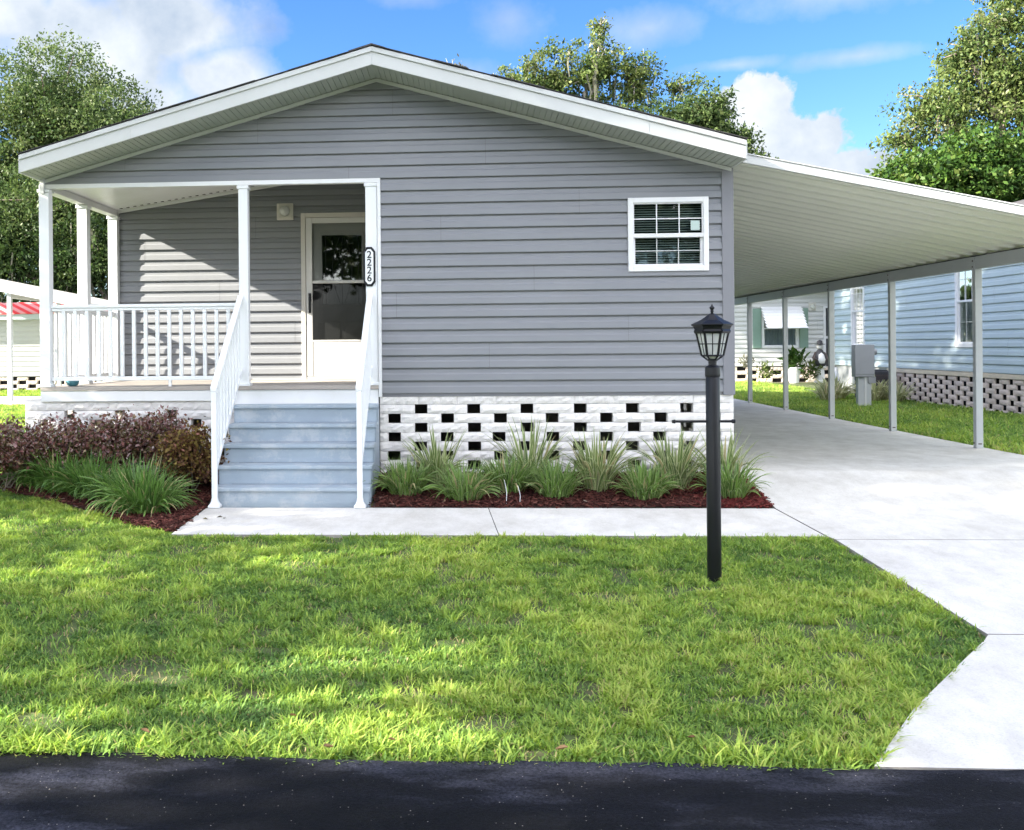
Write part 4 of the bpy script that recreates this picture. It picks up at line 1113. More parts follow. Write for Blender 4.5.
# fallen leaves
r_ = random.Random(5)
leafspots = [(-.55, 4.07), (.35, 4.08), (-3.3, 4.05), (-2.6, 4.45), (-1.35, 4.16), (-.3, 4.13), (-3.0, 4.1), (-2.5, 4.08), (-.75, 4.35), (.9, 4.2)]
for i, (x, y) in enumerate(leafspots):
    a = r_.uniform(0, 6.28); L = r_.uniform(.035, .06); z = gz(y) + .045
    pts = []; 
    for t, w in ((0, .05), (.3, .32), (.6, .34), (1, .03)):
        for s in (-1, 0, 1):
            u = t * L; v = s * w * L; up = abs(s) * .2 * L * w * 3 + .3 * L * t * t
            pts.append((x + u * math.cos(a) - v * math.sin(a), y + u * math.sin(a) + v * math.cos(a), z + up))
    V = np.array(pts); F = np.array([(3 * i_ + j, 3 * i_ + j + 1, 3 * i_ + j + 4, 3 * i_ + j + 3) for i_ in range(3) for j in range(2)])
    o = quads_obj("fallen_leaf", V, F, np.full(6, r_.random()), M["deadleaf"])
    tag(o, "dry brown leaf fallen in the grass near the road edge", "leaf", "dry leaves fallen near the road edge")

for i, (x, y) in enumerate(((-2.13, 8.42), (-2.05, 8.36), (-2.18, 8.33))):
    a = 1.3 * i; V = np.array([(x, y, gz(y) + .008), (x + .03 * math.cos(a), y + .03 * math.sin(a), gz(y) + .022), (x + .055 * math.cos(a + .3), y + .055 * math.sin(a + .3), gz(y) + .009), (x + .02 * math.cos(a + 1.2), y + .02 * math.sin(a + 1.2), gz(y) + .012)])
    tag(quads_obj("leaf_litter", V, np.array([(0, 1, 2, 3)]), np.array([.2]), M["strap_dark_litter"]), "tiny dry leaf scrap on the left corner of the walkway", "leaf", "leaf scraps on the walkway corner")

# ------------------------------------------------------------------ blue house on the right
BX = 9.70
bh = empty("blue_house", (BX, 22, 0), "pale blue vinyl-sided house with tan pierced block skirting, right of the carport", "house")
TB = lambda p: (BX + p[1], p[0], p[2])
y0b, y1b = 11.0, 27.0
wins = [(19.45, 20.45, 1.13, 2.95), (24.95, 25.80, 1.10, 2.95)]
mb = MB(TB); siding(mb, .66, 3.3, lambda z: y0b, lambda z: y1b, [(a + .02, b - .02, c + .02, d - .02) for a, b, c, d in wins], c=.16)
mb.build("side_wall", [M["blue"], M["seam"]], bh)
mb = MB(lambda p: (BX + p[0], y1b - p[1], p[2])); siding(mb, .66, 3.3, lambda z: 0, lambda z: 8, c=.16); mb.build("rear_wall", [M["blue"], M["seam"]], bh)
mb = MB(lambda p: (BX + p[0], y0b + p[1], p[2])); siding(mb, .66, 4.6, lambda z: min(4, max(0, (z - 3.3) / .3)), lambda z: max(4, min(8, 8 - (z - 3.3) / .3)), c=.16); mb.build("front_wall", [M["blue"], M["seam"]], bh)
MB().box(BX - .03, BX + .08, y1b - .08, y1b + .02, .64, 3.3).build("corner_trim", M["white_siding"], bh)
for (a, b, c, d) in wins: window(bh, TB, a, b, c, d, fr=.08, cols=3, rows=2, blinds=False)
rnd2 = random.Random(8)
mb = MB(TB); blockwall(mb, y0b, 23.7, .56, 7, .095, 11.3, 11.54, .48, .15, rnd2, solid0=0, depth=.035); mb.build("skirting_wall", M["block2"], bh)
mb = MB(TB); mb.box(y0b, 23.7, -.02, .12, .565, .65); mb.build("skirting_cap", M["blockcap"], bh, .004)
mb = MB(TB); mb.box(23.75, y1b, .02, .06, -.1, .655); mb.build("skirting_panel", M["grey_box"], bh)
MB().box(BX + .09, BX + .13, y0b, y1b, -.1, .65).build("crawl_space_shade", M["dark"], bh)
rb2 = MB()
for s in (0, 1):
    xa, xb = (BX - .35, BX + 4) if s == 0 else (BX + 4, BX + 8.35)
    za, zb2 = (3.22, 4.55) if s == 0 else (4.55, 3.22)
    rb2.hexa([(xa, y0b - .4, za), (xb, y0b - .4, zb2), (xb, y1b + .4, zb2), (xa, y1b + .4, za), (xa, y0b - .4, za + .16), (xb, y0b - .4, zb2 + .16), (xb, y1b + .4, zb2 + .16), (xa, y1b + .4, za + .16)])
rb2.build("roof", M["shingle"], bh)
MB().box(BX - .34, BX + .02, y0b - .3, y1b + .3, 3.19, 3.24).build("soffit", M["white"], bh)

# electric meter pedestal
px, py = 8.05, 20.8; pg = gz(py)
ep = empty("meter_pedestal", (px, py, pg), "grey electrical meter pedestal standing on the grass beside the blue house", "utility box")
MB().box(px - .14, px + .12, py - .06, py + .06, pg, .63).build("post", M["alu"], ep, .005)
MB().box(px - .02, px + .02, py - .075, py - .0605, pg, .60).build("conduit", M["white_siding"], ep, .004)
bx = MB().box(px - .21, px + .17, py - .11, py + .10, .55, 1.20).build("meter_box", M["grey_box"], ep, .01)
MB().box(px + .05, px + .20, py - .09, py + .08, .42, .549).build("lower_box", M["grey_box"], ep, .006)
MB().tube([(px + .171, py, 1.05), (px + .24, py, 1.05)], .06, 14).build("meter_dial", M["grey_box"], bx)
MB().box(px - .20, px + .16, py - .116, py - .1105, .60, .605).build("cover_seam", M["dark_grey"], bx)
# charcoal cabinet by the wall
ac = empty("air_conditioner", (9.1, 23.2, 0), "charcoal air conditioner unit beside the blue house wall behind the pale plants", "air conditioner")
MB().box(8.92, 9.55, 22.9, 23.6, -.04, .60).build("casing", M["dark_grey"], ac, .02)
mb = MB()
for k in range(12): mb.box(8.95, 9.52, 22.885, 22.8995, .04 + k * .042, .055 + k * .042)
mb.build("louvres", M["rust"], ac)
MB().lathe(9.235, 23.25, [(.26, .6005), (.26, .62), (.05, .63)], 18).build("fan_guard", M["dark_grey"], ac)
o = MB().tube([(8.73, 23.9, -.04), (8.85, 24.6, .62)], .05, 8).build("leaning_board", M["white_siding"]); tag(o, "pale pole leaning against the blue house wall", "pole")
GP = "pale striped plants along the blue house"
clump("striped_plant", 8.35, 23.2, 150, .62, .75, .045, M["strap_pale"], "cream striped plant left of the meter pedestal", GP, 301, upright=.35)
clump("striped_plant", 7.98, 22.6, 110, .55, .6, .045, M["strap_pale"], "cream striped plant partly behind the carport post, leftmost of its row", GP, 302, upright=.35)
clump("striped_plant", 8.82, 22.3, 150, .58, .75, .045, M["strap_pale"], "cream striped plant right of the meter pedestal", GP, 303, upright=.35)
clump("striped_plant", 9.15, 22.0, 120, .56, .6, .045, M["strap_pale"], "cream striped plant at the corner of the tan block skirting", GP, 304, upright=.35)

# ------------------------------------------------------------------ white house behind
WY = 34.0
wh = empty("white_house", (11, WY, 0), "white house with sage shutters and awning seen beyond the carport", "house")
TW = lambda p: (p[0], WY + p[1], p[2])
wx0, wx1, wz0, wz1 = 9.86, 11.06, 1.08, 2.40
mb = MB(TW); siding(mb, .48, 3.2, lambda z: 6.0, lambda z: 17.0, [(wx0 + .03, wx1 - .03, wz0 + .03, wz1 - .03), (11.92, 12.85, .46, 2.42)], c=.15); mb.build("front_wall", [M["white_siding"], M["seam"]], wh)
window(wh, TW, wx0, wx1, wz0, wz1, fr=.07, cols=1, rows=1, blinds=False)
for (a, b) in ((wx0 - .30, wx0 - .02), (wx1 + .02, wx1 + .30)):
    MB(TW).box(a, b, -.05, -.02, wz0, wz1).build("shutter", M["green_paint"], wh, .006)
mb = MB(TW); mb.hexa([(wx0 - .16, -.09, 2.44), (wx1 + .12, -.09, 2.44), (wx1 + .12, -.05, 2.44), (wx0 - .16, -.05, 2.44), (wx0 - .12, -.09, 2.46), (wx1 + .08, -.09, 2.46), (wx1 + .08, -.05, 2.46), (wx0 - .12, -.05, 2.46)])
n = 7
for i in range(n):
    t0, t1 = i / n, (i + .93) / n
    def pt(x, t, d=0): return (x, -.08 - .62 * t, 2.44 - .72 * t + d)
    mb.hexa([pt(wx0 - .06, t0), pt(wx1 + .04, t0), pt(wx1 + .10, t1), pt(wx0 - .0, t1), pt(wx0 - .06, t0, .015), pt(wx1 + .04, t0, .015), pt(wx1 + .10, t1, .015), pt(wx0 - .0, t1, .015)])
mb.build("awning", M["white"], wh)
df = MB(TW); df.box(11.86, 11.93, -.04, .05, .47, 2.46).box(12.84, 12.91, -.04, .05, .47, 2.46).box(11.93, 12.84, -.04, .05, 2.39, 2.46)
dfo = df.build("door_frame", M["white"], wh)
MB(TW).box(11.93, 12.84, .02, .06, .47, 2.39).build("door", M["dark_grey"], dfo)
MB(TW).box(11.93, 12.84, .0, .019, 1.38, 1.46).build("door_rail", M["white"], dfo)
wl = MB(TW).box(11.38, 11.62, -.05, -.02, 2.30, 2.58).build("wall_lamp", M["gold"], wh, .01)
MB(TW).tube([(11.5, -.05, 2.44), (11.5, -.14, 2.42)], [.07, .05], 12).build("globe", M["seeded"], wl)
mb = MB(TW); blockwall(mb, 6.0, 17.0, .46, 5, .13, 9.2, 9.55, .80, .30, rnd2, solid0=0, prob=.9); mb.build("skirting_wall", M["block2"], wh)
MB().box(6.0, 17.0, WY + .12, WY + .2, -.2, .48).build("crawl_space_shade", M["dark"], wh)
MB().box(5.6, 17.4, WY - .45, WY + .02, 3.0, 3.05).build("soffit", M["white"], wh)
MB().box(5.6, 17.4, WY - .47, WY - .44, 2.99, 3.16).build("gutter", M["white"], wh)
MB().prism([(WY - .46, 3.16), (WY + 3.5, 4.2), (WY + 8, 3.16)], 5.6, 17.4, "x").build("roof", M["shingle"], wh)
# planters and figurine
def bushy(name, x, y, z, rr, n, mat, label, size=.09, group=None, cat="plant", seed=1, pot=None):
    root = empty(name, (x, y, gz(y)), label, cat, group)
    r = np.random.default_rng(seed)
    P = unit(r.normal(size=(n, 3))) * (r.random((n, 1)) ** .4) * np.array(rr) + np.array([x, y, z])
    V, F, t = leaves(P, size, .35, .6, seed=seed, droop=-.8); quads_obj("foliage", V, F, t, mat, root)
    if pot:
        MB().lathe(x, y, [(pot * .7, gz(y)), (pot, gz(y) + .45), (pot * 1.08, gz(y) + .47), (pot * 1.08, gz(y) + .50), (pot * .9, gz(y) + .5)], 16).build("pot", M["white"], root)
    return root
bushy("potted_plant", 10.55, 32.9, .66, (.32, .3, .28), 260, M["bright"], "yellow-green plant in a tall white pot before the white house", .22, seed=3, pot=.2)
bushy("garden_shrub", 11.15, 33.2, .34, (.34, .3, .28), 260, M["olive"], "low yellowish shrub between the white pot and the figurine", .14, seed=4)
bushy("garden_shrub", 9.78, 33.3, .34, (.30, .3, .30), 200, M["olive"], "small dull shrub against the block skirting left of the window", .12, seed=5)
bushy("garden_shrub", 9.15, 33.2, .62, (.24, .2, .22), 260, M["moss"], "pale dried round shrub at the house corner", .10, seed=6)
fg = empty("garden_figurine", (11.72, 33.3, gz(33)), "dark garden figurine in a hat with a pale front on a white plinth", "figurine")
gx, gy = 11.50, 33.3
MB().lathe(gx, gy, [(.20, -.05), (.20, 0), (.15, .03), (.13, .40), (.19, .44), (.19, .48)], 12).build("plinth", M["white"], fg, .005)
MB().lathe(gx, gy, [(.15, .481), (.22, .56), (.21, .72), (.15, .90), (.09, 1.0), (.06, 1.03)], 16).build("body", M["dark_grey"], fg, smooth=True)
MB().lathe(gx, gy - .10, [(.03, .50), (.13, .58), (.14, .70), (.09, .86), (.03, .93)], 14).build("bib", M["white"], fg, smooth=True)
MB().lathe(gx, gy, [(.04, 1.02), (.09, 1.06), (.105, 1.12), (.08, 1.20), (.03, 1.23)], 14).build("head", M["terracotta"], fg, smooth=True)
MB().lathe(gx, gy, [(.16, 1.185), (.16, 1.20), (.09, 1.205), (.08, 1.30), (.02, 1.34)], 14).build("hat", M["dark_grey"], fg)
for s in (-1, 1): MB().tube([(gx + s * .12, gy, .92), (gx + s * .22, gy - .05, .76), (gx + s * .12, gy - .15, .66)], [.05, .05, .04], 8).build("arm", M["rust"], fg, smooth=True)

# ------------------------------------------------------------------ left neighbour
nb = empty("neighbour_house", (-14, 31, 0), "white-sided house far left with a red and white striped awning", "house")
TN = lambda p: (p[0], 31 + p[1], p[2])
mb = MB(TN); siding(mb, .40, 2.44, lambda z: -24, lambda z: -10.6, c=.16); mb.build("front_wall", [M["white_siding"], M["seam"]], nb)
mb = MB(TN); blockwall(mb, -24, -10.6, .38, 4, .12, -15, -14.7, .62, .26, rnd2, solid0=0); mb.build("skirting_wall", M["block2"], nb)
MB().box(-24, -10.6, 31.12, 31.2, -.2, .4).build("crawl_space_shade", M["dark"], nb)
MB(TN).box(-24, -10.6, -.5, .0, 2.20, 2.36).build("gutter_strip", M["blue"], nb)
MB(TN).hexa([(-24, -.55, 2.365), (-10.6, -.55, 2.365), (-10.6, -.02, 2.62), (-24, -.02, 2.62), (-24, -.55, 2.40), (-10.6, -.55, 2.40), (-10.6, -.02, 2.75), (-24, -.02, 2.75)]).build("striped_awning", M["stripes"], nb)
MB().prism([(-24, 2.3), (-17, 2.48), (-10.6, 2.36), (-10.6, 2.3)], 31.05, 42, "y").build("roof", M["shingle"], nb)
nc = empty("neighbour_carport", (-11.2, 24, 0), "white sloping carport roof on slim posts at the far left", "carport")
zq = lambda x: 2.86 - .205 * (x + 11.5)
MB().hexa([(-17, 24, zq(-17) - .14), (-9.15, 24, zq(-9.15) - .14), (-9.15, 30.3, zq(-9.15) - .14), (-17, 30.3, zq(-17) - .14), (-17, 24, zq(-17)), (-9.15, 24, zq(-9.15)), (-9.15, 30.3, zq(-9.15)), (-17, 30.3, zq(-17))]).build("roof", M["beige"], nc)
MB().hexa([(-17, 23.95, zq(-17) - .15), (-9.15, 23.95, zq(-9.15) - .15), (-9.15, 23.995, zq(-9.15) - .15), (-17, 23.995, zq(-17) - .15), (-17, 23.95, zq(-17) + .03), (-9.15, 23.95, zq(-9.15) + .03), (-9.15, 23.995, zq(-9.15) + .03), (-17, 23.995, zq(-17) + .03)]).build("front_fascia", M["white"], nc)
MB().box(-11.3, -11.2, 24.05, 30.2, 2.53, 2.65).build("beam", M["alu"], nc)
for y in (24.1, 27.1, 30.1): MB().box(-11.3, -11.2, y - .05, y + .05, -.03, 2.529).build("carport_post", M["alu"], nc)
MB().box(-9.25, -9.17, 24.05, 24.13, -.03, zq(-9.2) - .151).build("carport_post", M["alu"], nc)

# ------------------------------------------------------------------ trees
def tree(name, base, blobs, nleaf, size, mat, label, group, seed, trunk_r=.3, bark="bark", aspect=.5, dens=34, sig=.35, moss=0, shell=.55, gap=0, tone_shift=0, droop=0, cat="tree", reject=None):
    r = np.random.default_rng(seed)
    root = empty(name, base, label, cat, group)
    bx_, by_, bz_ = base
    bl = np.array([b[0] + tuple(b[1]) for b in blobs]) if False else None
    C = np.array([b[0] for b in blobs], float); RR = np.array([b[1] for b in blobs], float)
    vol = RR.prod(1) ** (2 / 3); pw = vol / vol.sum()
    top = C[:, 2].mean(); cx_, cy_ = C[:, 0].mean(), C[:, 1].mean()
    fork = (bx_ + (cx_ - bx_) * .4, by_ + (cy_ - by_) * .4, bz_ + (top - bz_) * .45)
    m_ = MB(); m_.tube([(bx_, by_, bz_ - .2), (bx_ + .05, by_, bz_ + .4), tuple((np.array(base) + np.array(fork)) / 2 + r.normal(0, .1, 3)), fork, (cx_, cy_, top)], [trunk_r * 1.5, trunk_r * 1.1, trunk_r * .9, trunk_r * .75, trunk_r * .3], 12)
    m_.build("trunk", M[bark], root, smooth=True)
    for c, q in zip(C, RR):
        mid = (np.array(fork) * .55 + c * .45) + r.normal(0, .25, 3)
        m_ = MB(); m_.tube([fork, tuple(mid), tuple(c), tuple(c + q * np.array([r.normal() * .3, r.normal() * .3, .5]))], [trunk_r * .5, trunk_r * .33, trunk_r * .2, trunk_r * .05], 7)
        for j in range(4):
            e = c + unit(r.normal(size=(1, 3)))[0] * q * .85
            m_.tube([tuple(c), tuple((c + e) / 2 + r.normal(0, .12, 3)), tuple(e)], [trunk_r * .14, trunk_r * .09, trunk_r * .03], 5)
        m_.build("limb", M[bark], root, smooth=True)
    ncl = max(8, nleaf // dens)
    bi = r.choice(len(blobs), ncl, p=pw)
    dirs = unit(r.normal(size=(ncl, 3)))
    rad = shell + (1.02 - shell) * r.random((ncl, 1)); inner = r.random(ncl) < .25; rad[inner] *= .5
    cc = C[bi] + dirs * RR[bi] * rad
    if reject is not None:
        cc = cc[~reject(cc)]; ncl = len(cc)
    ct = r.normal(0, .16, ncl)                      # each twig cluster's own tone
    li = r.integers(0, ncl, nleaf)
    cs = sig * (.6 + .8 * r.random(ncl))
    P = cc[li] + unit(r.normal(size=(nleaf, 3))) * (r.random((nleaf, 1)) ** .5) * cs[li][:, None] * 1.55 * np.array([1, 1, .62])
    tone = np.clip(.5 + (r.beta(2, 2, nleaf) - .5) * .8 + ct[li] + tone_shift, 0, 1)
    V, F, tone = leaves(P, size, aspect, .3, tone, seed=seed, droop=droop)
    quads_obj("crown", V, F, tone, mat, root)
    if moss:
        P = cc[r.integers(0, ncl, moss)] + r.normal(0, .1, (moss, 3)); 
        L = r.uniform(.4, 1.3, moss); a = r.uniform(0, 6.28, moss); w = r.uniform(.02, .05, moss)
        s = np.stack([np.cos(a), np.sin(a), np.zeros(moss)], 1) * w[:, None]
        dn = np.array([0, 0, -1.]) * L[:, None]; wob = r.normal(0, .08, (moss, 3))
        V = np.stack([P - s, P + s, P + s * .9 + dn * .5 + wob, P - s * .7 + dn * .5 + wob, P + s * .25 + dn, P - s * .2 + dn], 1).reshape(-1, 3)
        b_ = (np.arange(moss) * 6)[:, None]; F = np.concatenate([b_ + np.array([0, 1, 2, 3]), b_ + np.array([3, 2, 4, 5])])
        tag(quads_obj("hanging_moss", V, F, np.tile(r.random(moss), 2), M["moss"], root), kind="stuff")
    return root
GT = "trees behind the houses"
# big live oak at left
tree("oak_tree", (-15.5, 38, -.05), [((-16, 38, 10.5), (3.2, 3, 3.0)), ((-13.0, 37, 9.0), (2.4, 2.5, 2.3)), ((-18.5, 38, 8.0), (3.2, 3, 2.9)), ((-10.6, 37, 8.2), (1.9, 2, 1.5)), ((-14.5, 36, 6.4), (3.4, 2.5, 2.2)), ((-8.9, 37.5, 7.5), (1.5, 1.6, 1.3)), ((-21.5, 38, 6.5), (3.4, 3, 3))],
     200000, .12, M["oak"], "large live oak towering behind the far left neighbour house", GT, 31, .5, sig=.40, shell=.35, dens=70)
tree("dark_oak_tree", (-12.2, 34.5, -.05), [((-13.3, 34.5, 4.4), (2.2, 1.5, 2.0)), ((-9.8, 34.5, 4.6), (2.2, 1.5, 2.2)), ((-16.8, 35, 4.6), (2.6, 1.6, 2.2)), ((-6.8, 35, 4.4), (2.4, 1.6, 2.0)), ((-11.5, 35.5, 6.2), (2.2, 1.2, 1.0))],
     105000, .12, M["dkgreen"], "dark low-branched tree hung with moss directly behind the porch", GT, 32, .35, sig=.38, shell=.3, moss=500, dens=60)
# centre trees above the roof ridge
tree("sparse_tree", (4.6, 36, -.05), [((1.7, 36, 10.2), (1.2, 1.2, 1.2)), ((3.1, 36, 10.6), (1.3, 1.3, 1.5)), ((4.7, 36, 11.0), (1.2, 1.4, 1.6)), ((6.1, 36, 10.6), (1.1, 1, 1.4)), ((4.0, 36, 8.8), (1.8, 1.5, 1.2)), ((7.6, 36, 10.3), (.8, .7, .35)), ((5.9, 36, 9.0), (1.2, 1.2, .9)), ((.9, 36, 9.4), (.9, .8, .7)), ((4.9, 36, 12.6), (.25, .3, .6))],
     30000, .12, M["olive"], "sparse olive-leaved tree with bare twigs rising above the right roof slope", GT, 33, .20, "palebark", sig=.27, dens=80, shell=.2, moss=220)
tree("round_tree", (8.2, 35, -.05), [((7.2, 35, 8.6), (1.1, 1.2, 1.2)), ((8.4, 35, 8.9), (1.0, 1.1, 1.3)), ((9.2, 35, 7.9), (.8, 1, .9)), ((10.0, 35, 7.3), (.9, .8, .4)), ((8.5, 35, 7.0), (1.6, 1.2, 1.0))],
     36000, .12, M["oak"], "darker compact tree over the roof end beside the sparse olive tree", GT, 34, .22, sig=.25, dens=60, shell=.3)
# bare twigs at the ridge
bt = empty("bare_sapling", (-.3, 30, -.05), "bare twig tips with a pale tuft poking over the roof ridge", "tree", GT)
mb = MB(); mb.tube([(-.3, 30, -.3), (-.2, 30, 6), (-.1, 30, 9.6)], [.1, .06, .02], 7); mb.build("trunk", M["palebark"], bt)
for k in range(9):
    a = random.uniform(-1, 1); z = 8.2 + random.random() * 1.3
    MB().tube([(-.1, 30, z - .5), (-.1 + a * .35, 30 + random.uniform(-.2, .2), z), (-.1 + a * .7, 30, z + .55)], [.015, .011, .005], 5).build("twig", M["palebark"], bt)
P = np.array([-.1, 30, 9.35]) + rng.normal(0, 1, (160, 3)) * [.12, .12, .22]; V, F, t = leaves(P, .13, .5); quads_obj("dry_tuft", V, F, t, M["moss"], bt)
# right
tree("live_oak_tree", (19.5, 34, -.05), [((18.0, 34, 9.6), (2.6, 2.4, 2.6)), ((20.8, 34, 11.5), (3.4, 3, 3.2)), ((18.6, 34, 12.8), (2.0, 2, 1.6)), ((15.7, 34, 8.8), (1.6, 1.5, 1.5)), ((14.5, 34, 7.9), (.9, .8, .8)), ((16.6, 34, 10.6), (1.1, 1, .9)), ((20.2, 34, 7.0), (3, 2.4, 2.6)), ((23, 34, 9), (3, 3, 4)), ((19.0, 34, 14.2), (2.4, 2, 1.0)), ((17.4, 34, 11.4), (1.2, 1.2, 1.0))],
     112000, .125, M["olive"], "tall olive-leaved oak on the far right with sky showing through its crown", GT, 35, .45, sig=.34, dens=62, shell=.3, moss=250, tone_shift=-.03, droop=.6)
tree("broadleaf_tree", (15.3, 30.5, -.05), [((13.7, 30.5, 6.0), (1.4, 1.2, 1.0)), ((15.2, 30.5, 6.2), (1.7, 1.2, 1.3)), ((17.0, 30.5, 5.6), (1.5, 1.2, 1.3)), ((12.6, 30.5, 5.5), (.8, .9, .6)), ((18.8, 30.5, 5.4), (1.6, 1.2, 1.2)), ((15, 30.5, 4.4), (3, 1.2, 1.2))],
     60000, .14, M["bright"], "dense bright green broad-leaved tree just above the carport roof edge", GT, 36, .25, sig=.26, dens=46, shell=.55, aspect=.55)
tree("shade_tree", (20.5, 31.5, -.05), [((19.5, 31.5, 6.2), (1.6, 1.2, 1.6)), ((21.5, 31.5, 6.5), (1.8, 1.5, 2.2))],
     24000, .15, M["dkgreen"], "dark shaded tree at the right picture edge under the tall oak", GT, 37, .3, sig=.3, shell=.3)

# far tree belt closing the horizon
P = []
for i in range(90):
    x = -75 + 150 * i / 89 + random.uniform(-1, 1); hh = random.uniform(3.5, 5.6)
    n = 420; q = unit(rng.normal(size=(n, 3))) * (rng.random((n, 1)) ** .4) * [1.7, 1.5, hh / 2]
    P.append(q + [x, 62 + random.uniform(-3, 3), hh / 2])
P = np.concatenate(P); V, F, t = leaves(P, .6, .7, seed=77)
tag(quads_obj("distant_woods", V, F, t, M["dkgreen"]), "low belt of distant woods beyond the houses", "woods", kind="stuff")

# trees to the left of and opposite the lot: they shade the facade and the lawn and show in the windows
GO = "trees standing around the lot outside the photograph"
tree("roadside_tree", (-9.6, 7.4, -.2), [((-9.4, 7.6, 3.2), (1.5, 1.0, 1.4)), ((-9.5, 7.4, 5.2), (1.6, 1.15, 1.6)), ((-9.6, 7.2, 7.2), (1.6, 1.15, 1.6)), ((-9.7, 7.0, 9.0), (1.4, 1.0, 1.3))],
     60000, .13, M["dkgreen"], "tall narrow dark tree left of the porch", GO, 51, .25, sig=.26, shell=.2)
def slots(c):
    """openings in the canopy that let low sun through"""
    y, z = c[:, 1], c[:, 2]
    return ((y > .25) & (y < 1.9) & (z > 3.4) & (z < 6.1)) | ((y > 3.1) & (y < 3.9) & (z > 4.7) & (z < 6.4)) | ((y > -.35) & (y < -.05) & (z < 6))
tree("roadside_tree", (-13.2, 2.8, -.3), [((-12.6, -1.4, 6.6), (1.3, 1.5, 2.9)), ((-12.6, .6, 7.6), (1.3, 1.7, 3.3)), ((-12.6, 2.6, 7.4), (1.3, 1.7, 3.4)), ((-12.6, 4.6, 7.0), (1.3, 1.7, 3.3)), ((-12.6, 1.5, 5.0), (1.1, 3.6, 1.3)), ((-12.6, -2.8, 7.8), (1.2, 1.2, 2.6))],
     78000, .15, M["oak"], "spreading tree at the roadside left of the front lawn", GO, 52, .25, sig=.30, shell=.05, dens=40, reject=slots)
tree("roadside_tree", (-14.5, 15.5, -.1), [((-13.2, 11.5, 13.0), (2.2, 2.2, 1.7)), ((-13.2, 14.5, 13.4), (2.2, 2.2, 2.0)), ((-13.2, 17.6, 13.4), (2.0, 2.2, 2.0)), ((-13.4, 20.6, 13.4), (1.8, 2.2, 2.0)), ((-13, 24, 13.9), (2, 2, 1.8)), ((-13, 27.3, 13.9), (2, 2, 1.8))],
     52000, .2, M["oak"], "very tall tree with a high crown on the left neighbour's lawn", GO, 53, .35, sig=.35, shell=.2)
for i, (x, y, h) in enumerate(((-8, -12, 9), (-1, -14, 11), (6, -12.5, 9.5), (13, -13, 10))):
    tree("street_tree", (x, y, -.35), [((x, y, h * .62), (2.6, 2.2, h * .28)), ((x - 2, y, h * .5), (2, 2, h * .2)), ((x + 2, y + .5, h * .52), (2, 2, h * .2))],
         9000, .3, M["oak"], ["wide tree opposite the porch across the road", "tallest tree opposite the house across the road", "tree opposite the lamp post across the road", "tree opposite the carport across the road"][i], GO, 60 + i, .3, sig=.5, shell=.4)

# ------------------------------------------------------------------ sky and sun
SUN = Vector((-1.0, -0.30, 0.50)).normalized()
elev = math.asin(SUN.z)
world = bpy.data.worlds.new("World"); scene.world = world; world.use_nodes = True
nt = world.node_tree
for n in list(nt.nodes): nt.nodes.remove(n)
out = nt.nodes.new("ShaderNodeOutputWorld"); bg = nt.nodes.new("ShaderNodeBackground")
sky = nt.nodes.new("ShaderNodeTexSky"); sky.sky_type = "NISHITA"; sky.sun_disc = False
sky.sun_elevation = elev; sky.sun_rotation = math.atan2(SUN.x, SUN.y)
sky.altitude = 0; sky.air_density = 1.0; sky.dust_density = 0.2; sky.ozone_density = 4.0
hs = nt.nodes.new("ShaderNodeHueSaturation"); hs.inputs["Saturation"].default_value = 1.22; hs.inputs["Value"].default_value = 1.05; hs.inputs["Hue"].default_value = 0.512
nt.links.new(sky.outputs[0], hs.inputs["Color"])
tc = nt.nodes.new("ShaderNodeTexCoord")
def vm(op, a, b=None):
    n = nt.nodes.new("ShaderNodeVectorMath"); n.operation = op
    if hasattr(a, "links"): nt.links.new(a, n.inputs[0])
    else: n.inputs[0].default_value = a
    if b is not None:
        if hasattr(b, "links"): nt.links.new(b, n.inputs[1])
        else: n.inputs[1].default_value = b
    return n
def mt(op, a, b=None, c=None, clamp=False):
    n = nt.nodes.new("ShaderNodeMath"); n.operation = op; n.use_clamp = clamp
    for i, q in enumerate((a, b, c)):
        if q is None: continue
        if hasattr(q, "links"): nt.links.new(q, n.inputs[i])
        else: n.inputs[i].default_value = q
    return n.outputs[0]
D = tc.outputs["Generated"]
def wnoise(vec, scale, detail, rough=.6, off=(0, 0, 0), stretch=(1, 1, 1)):
    mp = nt.nodes.new("ShaderNodeMapping"); mp.inputs["Location"].default_value = off; mp.inputs["Scale"].default_value = stretch
    nt.links.new(vec, mp.inputs["Vector"])
    n = nt.nodes.new("ShaderNodeTexNoise"); n.inputs["Scale"].default_value = scale; n.inputs["Detail"].default_value = detail; n.inputs["Roughness"].default_value = rough
    nt.links.new(mp.outputs[0], n.inputs["Vector"]); return n.outputs["Fac"]
def blob(px, py, rx, ry):
    """soft mask around one direction of the sky (angles from the direction's own azimuth and elevation)"""
    F_, TH_ = 1000., math.atan(-65 / 1000.)
    a = px - 400.; b = 346.3 - py
    d = Vector((math.cos(TH_) * a / F_ + math.sin(TH_), -math.sin(TH_) * a / F_ + math.cos(TH_), b / F_)).normalized()
    right = Vector((d.y, -d.x, 0)).normalized(); up = right.cross(d)
    df = vm("SUBTRACT", D, tuple(d)).outputs["Vector"]
    u = mt("DIVIDE", vm("DOT_PRODUCT", df, tuple(right)).outputs["Value"], rx / F_); v = mt("DIVIDE", vm("DOT_PRODUCT", df, tuple(up)).outputs["Value"], ry / F_)
    w = mt("DIVIDE", vm("DOT_PRODUCT", df, tuple(d)).outputs["Value"], max(rx, ry) / F_)
    r2 = mt("ADD", mt("ADD", mt("MULTIPLY", u, u), mt("MULTIPLY", v, v)), mt("MULTIPLY", w, w))
    return mt("SUBTRACT", 1.0, mt("SQRT", r2))
